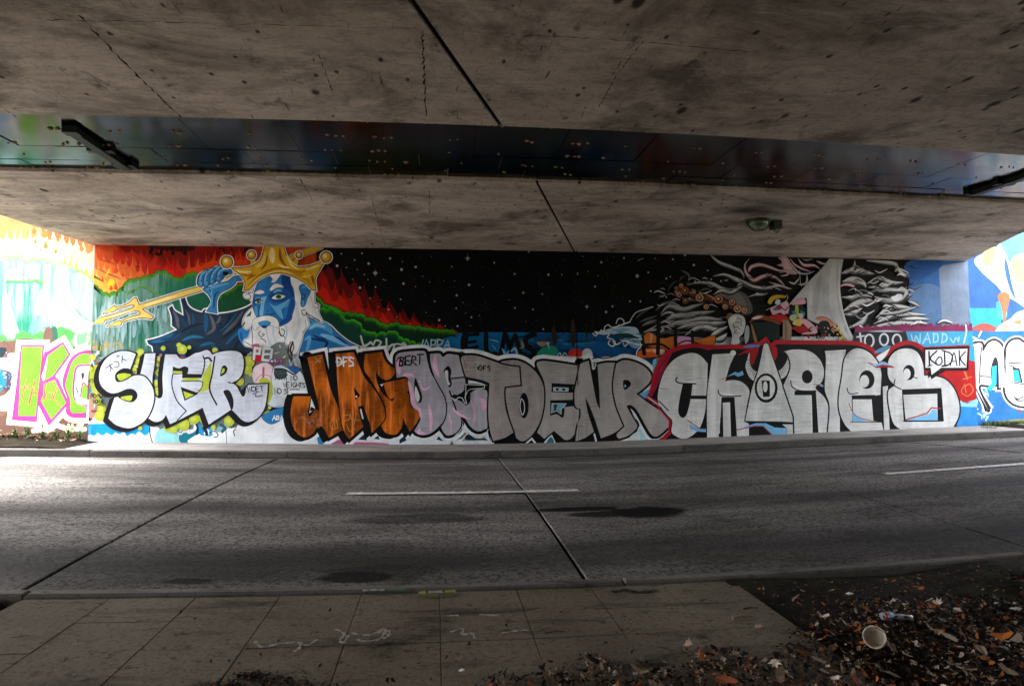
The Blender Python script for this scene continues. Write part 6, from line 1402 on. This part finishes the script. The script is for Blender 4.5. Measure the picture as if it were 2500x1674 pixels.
ring([(0,.020,.2),(.02,.031,.25),(.1,.033,.25),(.38,.031,.3),(.5,.026,.5),(.62,.029,.35),(.72,.024,.3),(.86,.014,.1),(.9,.013,0),(.91,.016,0),(1.,.016,0)], M_pet, 'bottle_body')
ring([(.10,.0345,.25),(.20,.034,.26)], M_lr, 'red_label_band'); ring([(.205,.0345,.26),(.33,.033,.28)], M_lb, 'blue_label_band')
M_paper = flat('dirty_white_paper', (.55,.53,.50), .8, .2)
for u, v, s_, lb in ((2073,1450,.03,'crumpled white paper scrap on the bare soil strip'),(2480,1490,.045,'long white wrapper scrap in the leaf drift beyond the bottle'),(1128,1636,.02,'pale chewing-gum sized paper scrap on the footpath')):
    q = on_ground(u, v, lambda x, y: top_z(x, y)+.02); mb = MB(); r = random.Random(u)
    pts = [Vector((s_*math.cos(i*.785)*r.uniform(.6,1.2), s_*.6*math.sin(i*.785)*r.uniform(.6,1.2), r.uniform(0,.5)*s_)) for i in range(8)]
    mb.add(pts+[Vector((0,0,s_*.6))]+[pp*.9+Vector((0,0,-.003)) for pp in pts], [(i, (i+1) % 8, 8) for i in range(8)]+[(9+i, i, (i+1) % 8) for i in range(8)], M_paper)
    o = mb.build('paper_scrap'); o.location = q; tag(o, lb, 'paper')

# ---------------------------------------------------------------- paint on kerb, chalk on slabs
def ground_stroke(pix, wd, mat, name, parent, f, dz=.0025):
    P = spline([(u, v, False) for u, v in pix], False, 5); pts = [on_ground(u, v, f) for u, v in P]; vs = []
    for i, p_ in enumerate(pts):
        dd = pts[min(i+1,len(pts)-1)]-pts[max(i-1,0)]; nn = Vector((-dd.y, dd.x, 0)).normalized(); ww = wd*(.6+.4*math.sin(i*1.7))
        for s_ in (-.5,.5): z_ = p_+nn*s_*ww; vs.append((z_.x, z_.y, f(z_.x, z_.y)+dz))
    mb = MB(); mb.add(vs, [(2*k, 2*k+1, 2*k+3, 2*k+2) for k in range(len(pts)-1)], mat); return child(mb.build(name), parent)
M_chalk = (lambda t: t.out(t.mix((.30,.28,.26), (.16,.15,.135), t.ramp(t.noise(t.pos, 40, 3, .7), [(.42,0),(.6,1)])), .9, .2))(NT('worn_chalk'))
for pix in ([(622,1565),(640,1580),(680,1572),(730,1568),(728,1585),(715,1590)],[(730,1568),(750,1575),(775,1560)],[(820,1535),(840,1548),(830,1562),(838,1570),(850,1550)],[(858,1545),(900,1550),(940,1535),(925,1560),(880,1565),(875,1560)],[(920,1545),(950,1540),(945,1555),(925,1558)],[(1098,1543),(1130,1535),(1128,1550),(1150,1545),(1160,1558)],[(1225,1545),(1260,1540),(1290,1538)],[(1090,1503),(1120,1502)],[(1170,1500),(1215,1502)]):
    ground_stroke(pix, .028, M_chalk, 'chalk_scribble', fp, walk_z, .003)
kz = lambda x, y: sag(x, y)+.125
for pix, c_, wd in (([(885,1443),(915,1442),(940,1442)],'8c8f88',.05),([(945,1442),(990,1440)],'3c6440',.05),([(1022,1449),(1040,1447)],'7c8230',.06),([(1045,1447),(1080,1446)],'84887c',.05),([(1085,1446),(1112,1444)],'7c8230',.06)):
    ground_stroke(pix, wd, paint(c_), 'paint_dab', kerb_near, kz, .009)
for pix, c_ in (([(1026,1455),(1060,1456),(1110,1453)],'5c6030'),([(1495,1445),(1530,1440),(1560,1447),(1600,1440)],'2a2826')):
    ground_stroke(pix, .07, paint(c_), 'paint_dab', fp, walk_z, .004)

# ---------------------------------------------------------------- grass and weeds
M_gr = [flat('grass_green', (.06,.13,.02), .6, .3, 0, .4, 30), flat('grass_yellow', (.14,.17,.04), .6, .3, 0, .4, 30), flat('weed_dark', (.03,.07,.015), .6, .3, 0, .4, 30)]
def blades(mb, r, x, y, z, n, h, spread):
    for i in range(n):
        a_, ln_ = r.uniform(0,6.28), h*r.uniform(.5,1.2); bx, by = x+r.gauss(0,spread), y+r.gauss(0,spread); dx, dy = math.cos(a_), math.sin(a_); w_ = .006
        vs = [(bx-dy*w_,by+dx*w_,z),(bx+dy*w_,by-dx*w_,z),(bx+dx*ln_*.35+dy*w_*.7,by+dy*ln_*.35-dx*w_*.7,z+ln_*.6),(bx+dx*ln_*.35-dy*w_*.7,by+dy*ln_*.35+dx*w_*.7,z+ln_*.6),(bx+dx*ln_*.8,by+dy*ln_*.8,z+ln_*.85)]
        mb.add(vs, [(0,1,2,3),(3,2,4)], r.choice(M_gr))
r = random.Random(8); mb = MB()
for i in range(70):                                               # grass in the kerb joint and verge
    u, v = r.uniform(20,115), r.uniform(1079,1083); q = on_ground(u, v, lambda x, y: sag(x, y)+.14); blades(mb, r, q.x, q.y, q.z-.01, 6, .05, .05)
for i in range(160):
    u = r.uniform(2400,2560); q = on_ground(u, 1026-(u-2400)*.02+r.uniform(-3,3), lambda x, y: ground_z(x, y)); blades(mb, r, q.x, q.y, ground_z(q.x, q.y), 6, .10, .06)
for i in range(60):
    x = r.uniform(-13, -7.6); y = D-.05-(x+7.35)*.2-abs(r.gauss(0,.15)); blades(mb, r, x, y, ground_z(x, y), 5, .08, .05)
tag(mb.build('grass'), 'short grass along the sunlit verges and kerb joint', 'grass', kind='stuff')
def weed(x, y, h, n, label):
    e = tag(empty('weed_plant', (x, y, ground_z(x, y))), label, 'weed', 'weeds at the wing wall foot'); mb = MB(); st = MB()
    for i in range(n):
        a_ = rr.uniform(0,6.28); ht = h*rr.uniform(.4,1); tip = Vector((math.cos(a_)*h*.6*rr.random(), math.sin(a_)*h*.35*rr.random()-.02, ht)); st.tube([(0,0,-.01), tip*.55+Vector((0,0,.02)), tip], [.005,.004,.002], M_gr[2], 5)
        for k in range(9):
            b_ = tip*rr.uniform(.25,1.05); d1 = Vector((rr.uniform(-1,1), rr.uniform(-1,1), rr.uniform(-.3,.6))).normalized(); d2 = d1.orthogonal().normalized(); l_ = rr.uniform(.03,.06)
            mb.add([b_, b_+d1*l_*.5+d2*l_*.3, b_+d1*l_, b_+d1*l_*.5-d2*l_*.3], [(0,1,2,3)], rr.choice(M_gr))
    mb.build('foliage', e); st.build('stem', e)
for x, h, n in ((-7.5,.34,9),(-7.75,.30,9),(-8.0,.24,8),(-8.3,.22,8),(-8.62,.30,9),(-8.95,.2,7),(-9.3,.14,6)):
    weed(x, D-.14-(x+7.35)*.2, h, n, 'leafy green weed growing at the foot of the flame-painted wing wall')

# contact shade painted as a dark strip at the wall foot; dirt in the gutters
M_dirt_shade = flat('gutter_dirt', (.035,.028,.022), .95, .05, 0, .6, 25)  # gutter dirt, and the painted shade along the wall foot
r = random.Random(31)
def dirt_shade_line(y0, zf, x0, x1, wmax, name, parent):
    vs = []; n = 260
    for k in range(n+1):
        x = lerp(x0, x1, k/n); w_ = wmax*(.25+.75*abs(math.sin(k*.37)+.6*math.sin(k*1.31)+r.uniform(-.5,.5))/2)
        vs += [(x, y0, zf(x, y0)+.004), (x, y0-w_, zf(x, y0-w_)+.004)]
    mb = MB(); mb.add(vs, [(2*k, 2*k+1, 2*k+3, 2*k+2) for k in range(n)], M_dirt_shade); child(mb.build(name), parent)
dirt_shade_line(D-.006, lambda x, y: sag(x, y)+.141, -7.3, 13.5, .07, 'wall_foot_shade', ff)
dirt_shade_line(YF0-.01, lambda x, y: road_z(x, y)+.006, -14, 18, .14, 'gutter_dirt', road)
dirt_shade_line(YN1+.16, lambda x, y: road_z(x, y)+.006, -8, 9, .12, 'gutter_dirt', road)
